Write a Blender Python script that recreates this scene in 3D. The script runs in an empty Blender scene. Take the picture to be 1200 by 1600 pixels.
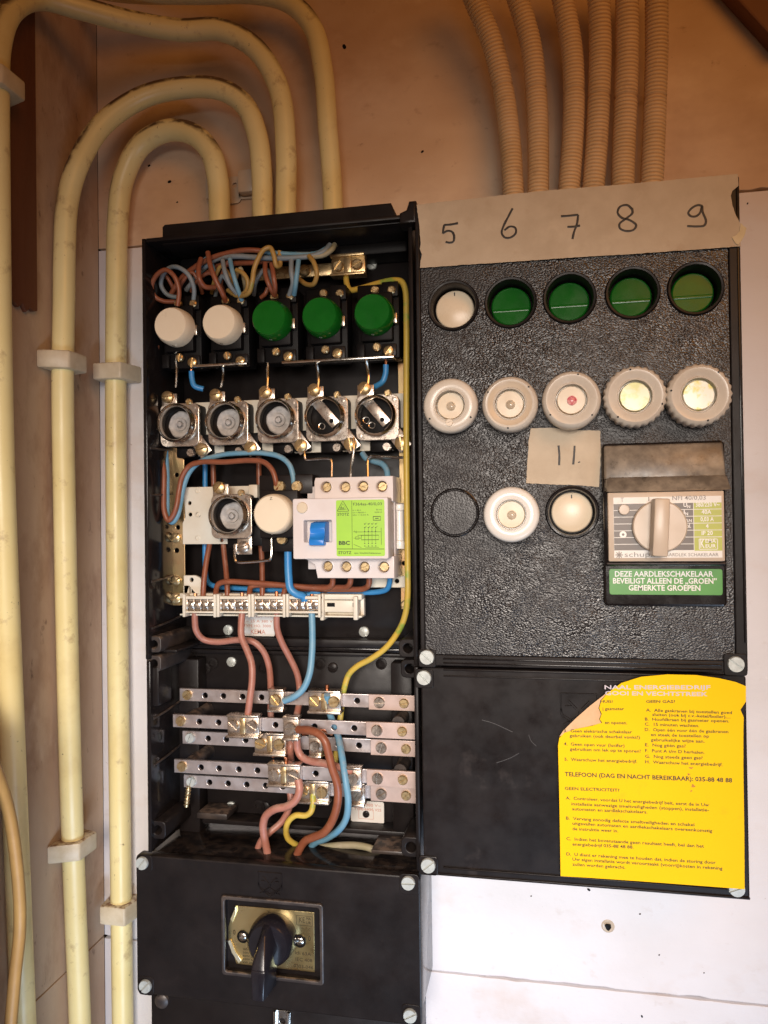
import bpy, bmesh, math, random
from mathutils import Vector, Matrix, noise
random.seed(7)
S = bpy.context.scene
C = S.collection
# ---------------------------------------------------------------- camera, world, lamps, exposure
YAW, PIT, ROL = (math.radians(a) for a in (11.511, .639, .736))
FPX, CAMD = 1210.0, .616                       # focal length in photo pixels, distance of the lens from the back wall
cam = bpy.data.objects.new('camera', bpy.data.cameras.new('camera'))
C.objects.link(cam); S.camera = cam
cam.data.sensor_fit = 'VERTICAL'; cam.data.sensor_height = 32.0
cam.data.lens = FPX / 1600 * 32.0
cam.data.clip_start = .02; cam.data.clip_end = 60
cam.matrix_world = Matrix.Translation((0, -CAMD, 0)) @ Matrix.Rotation(YAW, 4, 'Z') @ Matrix.Rotation(PIT, 4, 'X') @ Matrix.Rotation(math.pi/2, 4, 'X') @ Matrix.Rotation(-ROL, 4, 'Z')
S.render.resolution_x, S.render.resolution_y = 768, 1024
S.view_settings.view_transform = 'Standard'; S.view_settings.look = 'None'
S.view_settings.gamma = 1; S.view_settings.use_curve_mapping = False
S.view_settings.exposure = 0.0
w = bpy.data.worlds.new('World'); S.world = w; w.use_nodes = True
w.node_tree.nodes['Background'].inputs[0].default_value = (1, .55, .30, 1)
w.node_tree.nodes['Background'].inputs[1].default_value = .045
def area(name, loc, target, size, sizey, power, color, spread=180):
    l = bpy.data.lights.new(name, 'AREA'); l.shape = 'RECTANGLE'; l.size = size; l.size_y = sizey
    l.energy = power; l.color = color; l.spread = math.radians(spread)
    o = bpy.data.objects.new(name, l); C.objects.link(o); o.location = loc
    o.rotation_euler = (Vector(target) - Vector(loc)).to_track_quat('-Z', 'Y').to_euler(); return o
area('low_daylight_lamp', (.28, -.85, -.80), (-.28, 0, -.38), .70, .25, 1.4, (.55, .74, 1), 62)
area('room_lamp', (.04, -1.10, .08), (-.13, 0, -.26), .45, .30, 1.95, (1, .90, .81), 60)
area('closet_lamp', (.46, -.90, .56), (.06, 0, .04), .60, .45, 1.1, (1, .40, .085), 100)
# ---------------------------------------------------------------- helpers
def P(px, py, d):
    """photo pixel seen at d metres in front of the back wall -> (x, z, d)"""
    x = (px-600)/FPX; y = -(py-800)/FPX
    c, s = math.cos(ROL), math.sin(ROL)
    xr, yr = c*x+s*y, -s*x+c*y
    Y = math.cos(PIT)-yr*math.sin(PIT); Z = math.sin(PIT)+yr*math.cos(PIT)
    X2 = xr*math.cos(YAW)-Y*math.sin(YAW); Y2 = xr*math.sin(YAW)+Y*math.cos(YAW)
    t = (CAMD-d)/Y2
    return (X2*t, Z*t, d)
def PX(px, py, X):
    """same, on the plane x = X (the side wall)"""
    a = P(px, py, 0); k = X/a[0]
    return (X, a[1]*k, CAMD-CAMD*k)
def R(l, t, r, b, d):
    """pixel edges of an upright rectangle -> x0, x1, z0, z1"""
    my, mx = (t+b)/2, (l+r)/2
    return P(l, my, d)[0], P(r, my, d)[0], P(mx, b, d)[1], P(mx, t, d)[1]
def crom(pts, n=8):
    pts = [Vector(p) for p in pts]
    if len(pts) < 3: return [pts[0].lerp(pts[-1], i/n) for i in range(n+1)]
    out = []; q = [pts[0]*2-pts[1]]+pts+[pts[-1]*2-pts[-2]]
    for i in range(1, len(q)-2):
        p0, p1, p2, p3 = q[i-1:i+3]
        t1 = max((p1-p0).length, 1e-6)**.5; t2 = max((p2-p1).length, 1e-6)**.5; t3 = max((p3-p2).length, 1e-6)**.5
        m1 = ((p1-p0)/t1-(p2-p0)/(t1+t2)+(p2-p1)/t2)*t2; m2 = ((p2-p1)/t2-(p3-p1)/(t2+t3)+(p3-p2)/t3)*t2
        for k in range(n):
            t = k/n
            out.append((2*t**3-3*t**2+1)*p1+(t**3-2*t*t+t)*m1+(3*t*t-2*t**3)*p2+(t**3-t*t)*m2)
    out.append(pts[-1]); return out
class B:
    """collects shapes given as (x, z, d); build() links them as one mesh"""
    def __init__(s): s.bm = bmesh.new()
    def box(s, x0, x1, z0, z1, d0, d1, bev=0, seg=2):
        v = [s.bm.verts.new(p) for p in ((x0,z0,d0),(x1,z0,d0),(x1,z1,d0),(x0,z1,d0),(x0,z0,d1),(x1,z0,d1),(x1,z1,d1),(x0,z1,d1))]
        f = [s.bm.faces.new([v[i] for i in q]) for q in ((3,2,1,0),(4,5,6,7),(0,1,5,4),(1,2,6,5),(2,3,7,6),(3,0,4,7))]
        if bev:
            e = list({x for q in f for x in q.edges})
            bmesh.ops.bevel(s.bm, geom=e, offset=bev, segments=seg, profile=.5, affect='EDGES')
        return s
    def hexa(s, pts, bev=0):
        v = [s.bm.verts.new(p) for p in pts]
        f = [s.bm.faces.new([v[i] for i in q]) for q in ((3,2,1,0),(4,5,6,7),(0,1,5,4),(1,2,6,5),(2,3,7,6),(3,0,4,7))]
        if bev: bmesh.ops.bevel(s.bm, geom=list({x for q in f for x in q.edges}), offset=bev, segments=2, profile=.5, affect='EDGES')
        return s
    def plate(s, outer, holes, d0, d1, bev=0.0, res=2):
        """flat plate of any outline with real holes; holes: (x, z, r) or outlines"""
        cu = bpy.data.curves.new('c', 'CURVE'); cu.dimensions = '2D'; cu.fill_mode = 'BOTH'
        cu.extrude = (d1-d0)/2-bev; cu.bevel_depth = bev; cu.bevel_resolution = res-1; cu.offset = -bev
        def sp(poly):
            q = cu.splines.new('POLY'); q.points.add(len(poly)-1); q.use_cyclic_u = True
            for i, p in enumerate(poly): q.points[i].co = (p[0], p[1], 0, 1)
        def area2(p): return sum(p[i-1][0]*p[i][1]-p[i][0]*p[i-1][1] for i in range(len(p)))
        outer = [tuple(p[:2]) for p in outer]
        if area2(outer) < 0: outer = outer[::-1]
        sp(outer)
        for h in holes:
            if not isinstance(h[0], (tuple, list)):
                n = h[3] if len(h) > 3 else 28
                h = [(h[0]+h[2]*math.cos(-2*math.pi*i/n), h[1]+h[2]*math.sin(-2*math.pi*i/n)) for i in range(n)]
            if area2(h) > 0: h = h[::-1]
            sp(h)
        ob = bpy.data.objects.new('c', cu); me = bpy.data.meshes.new_from_object(ob)
        me.transform(Matrix.Translation((0, 0, (d0+d1)/2))); s.bm.from_mesh(me)
        bpy.data.objects.remove(ob); bpy.data.curves.remove(cu); bpy.data.meshes.remove(me); return s
    def lathe(s, c, prof, seg=32, axis=(0,0,1), mod=None, caps=True):
        w_ = Vector(axis).normalized(); u = Vector((1,0,0)) if abs(w_.x) < .9 else Vector((0,1,0))
        u = (u-w_*u.dot(w_)).normalized(); v = w_.cross(u); c = Vector(c); rings = []
        for k, (r, h) in enumerate(prof):
            if r < 1e-7: rings.append([s.bm.verts.new(c+w_*h)]*1)
            else:
                ring = []
                for i in range(seg):
                    a = 2*math.pi*i/seg; rr = r*(mod(k, a) if mod else 1)
                    ring.append(s.bm.verts.new(c+w_*h+u*math.cos(a)*rr+v*math.sin(a)*rr))
                rings.append(ring)
        for a, b in zip(rings, rings[1:]):
            for i in range(seg):
                j = (i+1) % seg
                q = [a[i % len(a)], a[j % len(a)], b[j % len(b)], b[i % len(b)]]
                q = [x for n, x in enumerate(q) if x not in q[:n]]
                if len(q) > 2: s.bm.faces.new(q)
        if prof[0] == prof[-1]: caps = False
        if caps and len(rings[0]) > 1: s.bm.faces.new(rings[0][::-1])
        if caps and len(rings[-1]) > 1: s.bm.faces.new(rings[-1])
        return s
    def tube(s, pts, r, seg=10, n=8, rad=None, smooth=True):
        pts = crom(pts, n) if smooth else [Vector(p) for p in pts]
        rings = []; t0 = None; u = None; L = 0
        for i, p in enumerate(pts):
            t = (pts[min(i+1, len(pts)-1)]-pts[max(i-1, 0)]).normalized()
            if u is None:
                u = Vector((0,0,1)) if abs(t.z) < .9 else Vector((1,0,0))
            else:
                u = t0.rotation_difference(t) @ u
            u = (u-t*u.dot(t)).normalized(); v = t.cross(u); t0 = t
            if i: L += (p-pts[i-1]).length
            rr = rad(L) if rad else r
            rings.append([s.bm.verts.new(p+(u*math.cos(2*math.pi*k/seg)+v*math.sin(2*math.pi*k/seg))*rr) for k in range(seg)])
        for a, b in zip(rings, rings[1:]):
            for k in range(seg): s.bm.faces.new((a[k], a[(k+1) % seg], b[(k+1) % seg], b[k]))
        s.bm.faces.new(rings[0][::-1]); s.bm.faces.new(rings[-1]); return s
    def ribbon(s, pts, wd, th, n=6, lift=None):
        """pen stroke: flat band following pts in the x-z plane"""
        pts = crom(pts, n) if len(pts) > 2 else [Vector(p) for p in pts]
        prev = None
        for i, p in enumerate(pts):
            t = (pts[min(i+1, len(pts)-1)]-pts[max(i-1, 0)]); t.z = 0; t.normalize()
            nrm = Vector((-t.y, t.x, 0)); k = wd/2*(1+.18*noise.noise(p*300))
            row = [s.bm.verts.new(p+nrm*k), s.bm.verts.new(p+nrm*k*.6+Vector((0,0,th))), s.bm.verts.new(p-nrm*k*.6+Vector((0,0,th))), s.bm.verts.new(p-nrm*k)]
            if prev:
                for a in range(3): s.bm.faces.new((prev[a], prev[a+1], row[a+1], row[a]))
            prev = row
        return s
    def screw(s, c, r, h, ang=.6, slot=.16, dome=.75, axis=None):
        """slotted screw head lying on c, pointing to +d"""
        cx, cz, d = c; s.lathe(c, [(r, -h*.6), (r, h*.35)], 24)
        for sg in (1, -1):
            a0 = math.asin(slot); m = 12
            lay = []
            for k, (sc, hh) in enumerate(((1, .35), (.97, .7), (dome, 1))):
                ring = []
                for i in range(m+1):
                    a = a0+(math.pi-2*a0)*i/m
                    x, y = math.cos(a)*r*sc, max(math.sin(a)*r*sc, slot*r)*sg
                    ring.append(s.bm.verts.new((cx+x*math.cos(ang)-y*math.sin(ang), cz+x*math.sin(ang)+y*math.cos(ang), d+h*hh)))
                lay.append(ring)
            for a, b in zip(lay, lay[1:]):
                for i in range(m+1):
                    j = (i+1) % (m+1); q = (a[i], a[j], b[j], b[i]); s.bm.faces.new(q if sg > 0 else q[::-1])
            s.bm.faces.new(lay[-1] if sg > 0 else lay[-1][::-1])
        return s
    def text(s, st, a, b, cap, bold=0, th=.00008, fn=None):
        """one line of lettering from baseline point a to b (x, z, d) with the given cap height"""
        cu = bpy.data.curves.new('t', 'FONT'); cu.body = st; cu.resolution_u = 2; cu.offset = bold; cu.extrude = .0
        ob = bpy.data.objects.new('t', cu); me = bpy.data.meshes.new_from_object(ob)
        xs = [v.co.x for v in me.vertices]
        a, b = Vector(a), Vector(b); dx = (b-a); wd = dx.length; dx.normalize(); up = Vector((-dx.y, dx.x, 0)); up.normalize()
        x0, x1 = min(xs), max(xs); sx = wd/(x1-x0) if b != a else cap/.69; sz = cap/.69
        for v in me.vertices:
            q = a+dx*((v.co.x-x0)*sx)+up*(v.co.y*sz)+Vector((0,0,th))
            v.co = fn(q) if fn else q
        s.bm.from_mesh(me); bpy.data.objects.remove(ob); bpy.data.curves.remove(cu); bpy.data.meshes.remove(me); return s
    def build(s, name, m, parent=None, origin=None, label=None, cat=None, group=None, kind=None, ang=38, recalc=True):
        bm = s.bm
        if recalc: bmesh.ops.recalc_face_normals(bm, faces=bm.faces)
        for v in bm.verts: v.co = (v.co.x, -v.co.z, v.co.y)
        xs = [v.co for v in bm.verts]
        lo = Vector(min(c[i] for c in xs) for i in range(3)); hi = Vector(max(c[i] for c in xs) for i in range(3))
        o3 = Vector((origin[0], -origin[2], origin[1])) if origin else (lo+hi)/2
        for v in bm.verts: v.co -= o3
        me = bpy.data.meshes.new(name); bm.to_mesh(me); bm.free()
        for p in me.polygons: p.use_smooth = True
        me.set_sharp_from_angle(angle=math.radians(ang))
        ob = bpy.data.objects.new(name, me); C.objects.link(ob); me.materials.append(m)
        if parent: ob.parent = parent; ob.location = o3-WL(parent)
        else: ob.location = o3
        tag(ob, label, cat, group, kind); return ob
def WL(o): return o.location+(WL(o.parent) if o.parent else Vector())
def tag(o, label=None, cat=None, group=None, kind=None):
    for k, v in (('label', label), ('category', cat), ('group', group), ('kind', kind)):
        if v: o[k] = v
    return o
def thing(name, label, cat, at, group=None):
    o = bpy.data.objects.new(name, None); C.objects.link(o); o.empty_display_size = .01
    o.location = (at[0], -at[2], at[1]); return tag(o, label, cat, group)
def dup(root, at, label, turn=True):
    """a copy of a thing with copies of its parts and sub-parts"""
    r = root.copy(); C.objects.link(r); r.location = (at[0], -at[2], at[1]); r['label'] = label
    def kids(a, b):
        for ch in a.children:
            c = ch.copy(); C.objects.link(c); c.parent = b
            if turn and c.name.split('.')[0] == 'screw': c.rotation_euler = (0, random.uniform(0, 3.1), 0)
            kids(ch, c)
    kids(root, r); return r
def rrect(x0, x1, z0, z1, r=.002, n=4):
    out = []
    for cx, cz, a in ((x1-r, z1-r, 0), (x0+r, z1-r, 1), (x0+r, z0+r, 2), (x1-r, z0+r, 3)):
        for i in range(n+1):
            t = math.pi/2*(a+i/n); out.append((cx+r*math.cos(t), cz+r*math.sin(t)))
    return out
# ---------------------------------------------------------------- materials
def mat(name, c1, c2=None, rough=.5, metal=0.0, ns=60, mixlo=.35, mixhi=.7, bump=0, bs=300, rvar=0, spec=.5, spots=None, dust=None, stretch=None, detail=4, dlo=.15, dhi=.75, ddir=(0, 0, 1), dnl=.45):
    m = bpy.data.materials.new(name); m.use_nodes = True; nt = m.node_tree; N = nt.nodes; L = nt.links
    bs_ = N['Principled BSDF']; bs_.inputs['Roughness'].default_value = rough; bs_.inputs['Metallic'].default_value = metal
    bs_.inputs['Specular IOR Level'].default_value = spec; bs_.inputs['Base Color'].default_value = (*c1, 1)
    g = N.new('ShaderNodeNewGeometry'); co = g.outputs['Position']
    if stretch:
        mp = N.new('ShaderNodeMapping'); mp.inputs['Scale'].default_value = stretch; L.new(co, mp.inputs[0]); co = mp.outputs[0]
    def nz(scale, det=detail, rg=.6):
        n = N.new('ShaderNodeTexNoise'); n.inputs['Scale'].default_value = scale; n.inputs['Detail'].default_value = det
        n.inputs['Roughness'].default_value = rg; L.new(co, n.inputs['Vector']); return n.outputs['Fac']
    def ramp(fac, lo, hi):
        r = N.new('ShaderNodeMapRange'); r.inputs[1].default_value = lo; r.inputs[2].default_value = hi; r.clamp = True
        L.new(fac, r.inputs[0]); return r.outputs[0]
    def mix(fac, a, b):
        x = N.new('ShaderNodeMix'); x.data_type = 'RGBA'; L.new(fac, x.inputs[0])
        for i, c in ((6, a), (7, b)):
            if isinstance(c, tuple): x.inputs[i].default_value = (*c, 1)
            else: L.new(c, x.inputs[i])
        return x.outputs[2]
    col = None; f = nz(ns)
    if c2: col = mix(ramp(f, mixlo, mixhi), c1, c2)
    if spots:
        for (sc, ss, lo, hi, *amt) in spots:
            q = ramp(nz(ss, 5, .65), lo, hi)
            if amt:
                mu = N.new('ShaderNodeMath'); mu.operation = 'MULTIPLY'; mu.inputs[1].default_value = amt[0]; L.new(q, mu.inputs[0]); q = mu.outputs[0]
            col = mix(q, col if col else c1, sc)
    if dust:
        dc, amt, dscale = dust
        sx = N.new('ShaderNodeVectorMath'); sx.operation = 'DOT_PRODUCT'; sx.inputs[1].default_value = ddir; L.new(g.outputs['Normal'], sx.inputs[0])
        up = ramp(sx.outputs['Value'], dlo, dhi); dn = ramp(nz(dscale, 5), dnl, dnl+.12)
        mu = N.new('ShaderNodeMath'); mu.operation = 'MULTIPLY'; L.new(up, mu.inputs[0]); L.new(dn, mu.inputs[1])
        m2 = N.new('ShaderNodeMath'); m2.operation = 'MULTIPLY'; m2.inputs[1].default_value = amt; L.new(mu.outputs[0], m2.inputs[0])
        col = mix(m2.outputs[0], col if col else c1, dc)
    if col: L.new(col, bs_.inputs['Base Color'])
    if rvar:
        r = N.new('ShaderNodeMapRange'); r.inputs[1].default_value = .3; r.inputs[2].default_value = .7
        r.inputs[3].default_value = max(.03, rough-rvar); r.inputs[4].default_value = rough+rvar; L.new(nz(ns*1.7, 5), r.inputs[0]); L.new(r.outputs[0], bs_.inputs['Roughness'])
    if bump:
        b = N.new('ShaderNodeBump'); b.inputs['Strength'].default_value = 1; b.inputs['Distance'].default_value = bump; L.new(nz(bs, 3), b.inputs['Height']); L.new(b.outputs[0], bs_.inputs['Normal'])
    m['h'] = 1; return m
M = {}
M['paint_low'] = mat('white_board_paint', (.76,.735,.755), (.66,.625,.62), .5, ns=7, rvar=.12, bump=.0003, bs=140, spots=[((.55,.38,.27), 11, .53, .74, .45), ((.50,.40,.33), 70, .60, .74, .35), ((.25,.14,.09), 150, .68, .74, .55)], stretch=(.7,1,1))
M['paint_high'] = mat('warm_lit_board_paint', (.78,.60,.43), (.56,.37,.23), .55, ns=5.5, mixlo=.36, mixhi=.62, rvar=.12, bump=.0004, bs=130, spots=[((.36,.19,.10), 9, .53, .74, .55), ((.84,.68,.50), 17, .57, .70, .4), ((.34,.19,.11), 80, .60, .74, .45), ((.12,.05,.03), 160, .69, .74, .7)], stretch=(.7,1,1))  # pink-brown upper board; some of the warm light is put into its colour
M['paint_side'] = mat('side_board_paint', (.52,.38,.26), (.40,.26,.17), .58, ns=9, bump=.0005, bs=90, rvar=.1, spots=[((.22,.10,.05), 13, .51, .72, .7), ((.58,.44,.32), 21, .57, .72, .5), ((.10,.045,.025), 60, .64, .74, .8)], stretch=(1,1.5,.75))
M['gap'] = mat('dark_gap_backing', (.022,.012,.009), rough=.8)  # near-black backing colour so the open board joints read dark
M['bare_wood'] = mat('bare_brown_wood', (.11,.034,.012), (.15,.05,.02), .65, ns=14, bump=.0006, bs=60, stretch=(3,3,.25))
M['beam_wood'] = mat('brown_beam_wood', (.20,.08,.035), (.13,.05,.02), .6, ns=14, bump=.0004, bs=60, stretch=(1,3,.6))
M['pipe'] = mat('yellowed_pvc', (.83,.71,.36), (.77,.62,.27), .38, ns=14, rvar=.1, bump=.00006, bs=220, spots=[((.50,.33,.13), 15, .54, .76, .42), ((.32,.18,.08), 48, .59, .72, .6), ((.10,.05,.03), 210, .68, .73, .85)], dust=((.075,.036,.018), .95, 48), dlo=.13, dhi=.36, ddir=(-.2, 0, .97), dnl=.39)
M['hose'] = mat('cream_hose_plastic', (.74,.53,.31), (.64,.44,.23), .5, ns=25, spots=[((.28,.15,.08), 60, .62, .78, .5)])
M['clip'] = mat('milky_clip_plastic', (.66,.57,.42), (.52,.42,.27), .42, ns=60, dust=((.20,.10,.05), .9, 200))
M['black'] = mat('black_moulded_plastic', (.010,.008,.008), (.016,.0125,.012), .38, ns=35, rvar=.09, bump=.00004, bs=900, spots=[((.05,.038,.034), 22, .64, .85, .3)], dust=((.05,.036,.028), .3, 90), spec=.2)
M['cover_black'] = mat('scuffed_black_plastic', (.010,.008,.008), (.016,.0125,.012), .36, ns=35, rvar=.1, spec=.22, spots=[((.075,.062,.058), 26, .60, .78, .5), ((.10,.085,.075), 160, .72, .8, .4)])
M['scratch'] = mat('pale_scratch', (.028,.025,.024), rough=.5)
M['black_gloss'] = mat('glossy_black_plastic', (.009,.0075,.0075), (.014,.011,.011), .16, ns=35, rvar=.05, bump=.00003, bs=250, dust=((.06,.042,.032), .35, 110), spec=.35)
M['black_dusty'] = mat('dusty_black_plastic', (.028,.022,.021), (.10,.075,.06), .45, ns=50, mixlo=.45, mixhi=.85, dust=((.17,.12,.09), .85, 160), rvar=.1)
M['hump'] = mat('sheen_tinted_dusty_plastic', (.13,.108,.085), (.31,.26,.20), .34, ns=70, mixlo=.4, mixhi=.7, rvar=.1, spots=[((.05,.04,.03), 160, .60, .72, .7)])  # dusty black plastic, its lit sheen put into a lighter beige colour
M['dark'] = mat('dark_cavity_plastic', (.007,.006,.006), rough=.45, spec=.12)
M['screw_grey'] = mat('zinc_screw', (.52,.55,.52), (.40,.42,.40), .42, .25, ns=250, bump=.00004, bs=900)
M['brass'] = mat('brass', (.64,.49,.28), (.52,.37,.18), .34, .85, ns=200, rvar=.1, bump=.00003, bs=700, spots=[((.22,.13,.07), 300, .58, .75, .6)])
M['nickel'] = mat('tarnished_nickel', (.60,.53,.46), (.46,.38,.31), .30, .9, ns=120, rvar=.1, bump=.00005, bs=500, spots=[((.24,.16,.11), 180, .56, .75, .6)])
M['ring'] = mat('polished_socket_ring', (.68,.62,.55), (.56,.49,.42), .2, 1, ns=90, rvar=.07, spots=[((.30,.22,.16), 150, .62, .78, .5)])
M['steel'] = mat('bright_tinned_wire', (.72,.70,.66), (.6,.56,.5), .22, 1, ns=150, rvar=.07)
M['bar'] = mat('tinned_busbar', (.56,.505,.50), (.47,.42,.41), .38, .75, ns=60, rvar=.1, bump=.00003, bs=700, spots=[((.50,.36,.30), 30, .5, .75, .6)])
M['bar_cu'] = mat('copper_tinted_busbar', (.56,.43,.38), (.48,.36,.31), .48, .5, ns=60, rvar=.1, bump=.00003, bs=700)
M['rail'] = mat('brassy_passivated_steel', (.42,.28,.15), (.38,.30,.14), .36, .9, ns=45, rvar=.12, bump=.00004, bs=400, spots=[((.50,.23,.10), 50, .50, .72, .7)])
M['copper'] = mat('bare_copper', (.72,.30,.16), (.6,.22,.1), .32, 1, ns=200)
M['brown_wire'] = mat('red_brown_insulation', (.27,.088,.042), (.21,.064,.032), .40, ns=90, spots=[((.45,.25,.16), 120, .6, .8, .5)])
M['arc'] = mat('brownish_arc', (.50,.30,.10), (.40,.23,.08), .45, ns=40)
M['pink_wire'] = mat('pinkish_brown_insulation', (.40,.17,.125), (.33,.13,.09), .42, ns=90, spots=[((.50,.30,.24), 110, .56, .8, .5)], dust=((.42,.30,.24), .5, 160))
M['blue_wire'] = mat('blue_insulation', (.035,.22,.52), (.05,.25,.50), .38, ns=90)
M['pale_blue_wire'] = mat('dusty_blue_insulation', (.12,.29,.42), (.17,.33,.43), .45, ns=70, dust=((.34,.33,.32), .5, 140))
M['grey_wire'] = mat('grey_blue_insulation', (.18,.23,.26), (.24,.25,.25), .5, ns=80)
M['yellow_wire'] = mat('yellow_insulation', (.62,.42,.06), (.50,.36,.07), .42, ns=70, spots=[((.22,.36,.06), 26, .55, .62, .9)])
M['olive_wire'] = mat('dusty_olive_sleeve', (.30,.27,.16), (.36,.31,.22), .6, ns=90)
M['ochre_wire'] = mat('ochre_insulation', (.42,.25,.07), (.34,.22,.06), .45, ns=60, spots=[((.20,.24,.05), 26, .58, .66, .8)])
M['cream'] = mat('cream_bakelite', (.80,.69,.52), (.76,.64,.47), .32, ns=40, rvar=.06, spots=[((.55,.40,.24), 60, .66, .8, .35)])
M['white_cap'] = mat('white_porcelain', (.80,.77,.72), (.74,.70,.64), .22, ns=40, rvar=.05)
M['cap'] = mat('aged_porcelain', (.66,.61,.53), (.60,.53,.44), .26, ns=40, rvar=.06, spots=[((.45,.32,.2), 80, .66, .82, .5)])
M['cap_in'] = mat('aged_porcelain_dish', (.66,.55,.42), (.60,.48,.34), .3, ns=60, rvar=.05)
M['disc_cream'] = mat('cream_indicator_disc', (.72,.62,.46), (.64,.53,.38), .35, ns=120)
M['disc_silver'] = mat('silvery_indicator_disc', (.62,.58,.42), (.50,.50,.22), .35, .15, ns=160, mixlo=.42, mixhi=.6)
M['disc_gold'] = mat('pale_gold_indicator_disc', (.80,.80,.70), (.70,.66,.22), .35, .1, ns=130, mixlo=.5, mixhi=.6)
M['lens'] = mat('smoky_lens', (.55,.47,.36), (.4,.33,.24), .12, ns=200)
M['red_lens'] = mat('pink_red_lens', (.62,.14,.18), (.8,.5,.45), .12, ns=300)
M['green'] = mat('green_knob_plastic', (.006,.105,.010), (.009,.125,.013), .19, ns=60, rvar=.05, spec=.3)
M['tape'] = mat('beige_masking_tape', (.53,.44,.32), (.46,.37,.26), .6, ns=60, bump=.0003, bs=110, spots=[((.40,.28,.17), 40, .58, .75, .6), ((.62,.52,.38), 18, .58, .7, .6)])
M['tape_fold'] = mat('pale_tape_fold', (.66,.56,.36), (.6,.5,.3), .6, ns=100)
M['ink'] = mat('black_marker_ink', (.012,.010,.010), (.022,.018,.016), .5, ns=200)
M['rcd'] = mat('offwhite_device_plastic', (.70,.64,.62), (.65,.58,.55), .38, ns=40, rvar=.06, spots=[((.48,.34,.22), 90, .68, .82, .4)])
M['plate_white'] = mat('ivory_carrier_plastic', (.70,.65,.54), (.64,.57,.45), .42, ns=50, spots=[((.40,.28,.16), 60, .66, .84, .5)])
M['lime'] = mat('lime_green_label', (.36,.66,.05), (.33,.62,.05), .42, ns=60)
M['lime_dull'] = mat('olive_lime_print', (.42,.45,.04), (.38,.41,.04), .4, ns=60)
M['sign_green'] = mat('green_sign_vinyl', (.055,.26,.03), (.07,.29,.035), .35, ns=60)
M['print_black'] = mat('black_print', (.03,.035,.02), rough=.5)
M['print_grey'] = mat('grey_print', (.26,.23,.21), rough=.5)
M['print_dark'] = mat('dark_grey_print', (.115,.090,.075), rough=.4)
M['print_white'] = mat('white_print', (.80,.77,.72), rough=.4)
M['print_brown'] = mat('brown_print', (.045,.028,.008), rough=.5)
M['print_pale'] = mat('pale_outline_print', (.66,.58,.60), (.55,.48,.50), .4)
M['paper_tear'] = mat('brown_paper_scuff', (.55,.26,.03), (.4,.16,.03), .7, ns=400)
M['print_red'] = mat('faded_red_print', (.55,.25,.18), rough=.5)
M['blue_lever'] = mat('blue_lever_plastic', (.015,.19,.62), (.02,.22,.66), .35, ns=80)
M['putty'] = mat('putty_plastic', (.56,.46,.36), (.52,.42,.32), .36, ns=50, rvar=.05)
M['gold_plate'] = mat('gold_foil_plate', (.80,.62,.30), (.70,.52,.22), .30, 1, ns=35, rvar=.08, bump=.00006, bs=60)
M['foil_edge'] = mat('torn_bright_foil', (.85,.74,.38), (.9,.85,.66), .22, .8, ns=80)
M['yellow'] = mat('yellow_sticker_paper', (.90,.56,.003), (.88,.53,.003), .6, spec=.15, ns=8, bump=.0009, bs=24, spots=[((.70,.36,.015), 30, .62, .78, .5), ((.40,.18,.02), 130, .73, .8, .6)])
M['sticker_back'] = mat('pale_sticker_back', (.72,.46,.25), (.62,.36,.17), .6, ns=60)
M['mica'] = mat('pale_mica_base', (.30,.29,.28), (.50,.48,.45), .35, ns=220, rvar=.1, bump=.0002, bs=400)
M['label'] = mat('white_label_plastic', (.74,.72,.68), (.70,.66,.60), .4, ns=60)
M['violet'] = mat('black_knob_plastic', (.010,.009,.012), (.014,.012,.016), .22, ns=60, rvar=.05)
def grain(name, dist):
    m = mat(name, (.010,.0082,.0085), (.017,.014,.014), .31, ns=30, rvar=.06, spec=.5); nt = m.node_tree; N = nt.nodes; L = nt.links
    g = N.new('ShaderNodeNewGeometry')
    nz = N.new('ShaderNodeTexNoise'); nz.inputs['Scale'].default_value = 55; nz.inputs['Detail'].default_value = 2; L.new(g.outputs['Position'], nz.inputs['Vector'])
    ma = N.new('ShaderNodeVectorMath'); ma.operation = 'MULTIPLY_ADD'; ma.inputs[1].default_value = (.006,.0,.010); L.new(nz.outputs['Color'], ma.inputs[0]); L.new(g.outputs['Position'], ma.inputs[2])
    mp = N.new('ShaderNodeMapping'); mp.inputs['Scale'].default_value = (740, 740, 1200); mp.inputs['Rotation'].default_value = (0, .22, 0); L.new(ma.outputs[0], mp.inputs[0])
    vo = N.new('ShaderNodeTexVoronoi'); vo.feature = 'SMOOTH_F1'; vo.inputs['Scale'].default_value = 1.0; vo.inputs['Smoothness'].default_value = .35; L.new(mp.outputs[0], vo.inputs['Vector'])
    b = N.new('ShaderNodeBump'); b.invert = True; b.inputs['Strength'].default_value = 1; b.inputs['Distance'].default_value = dist; L.new(vo.outputs['Distance'], b.inputs['Height']); L.new(b.outputs[0], N['Principled BSDF'].inputs['Normal'])
    n2 = N.new('ShaderNodeTexNoise'); n2.inputs['Scale'].default_value = 11; n2.inputs['Detail'].default_value = 5; L.new(g.outputs['Position'], n2.inputs['Vector'])
    for sock, lo, hi in ((b.inputs['Strength'], 1.0, .8), (N['Principled BSDF'].inputs['Roughness'], .25, .46)):
        r = N.new('ShaderNodeMapRange'); r.inputs[1].default_value = .38; r.inputs[2].default_value = .64; r.inputs[3].default_value = lo; r.inputs[4].default_value = hi; L.new(n2.outputs['Fac'], r.inputs[0]); L.new(r.outputs[0], sock)
    return m
M['grain'] = grain('leather_grained_black', .00030); M['grain_fine'] = grain('finer_grained_black', .00016)
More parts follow.
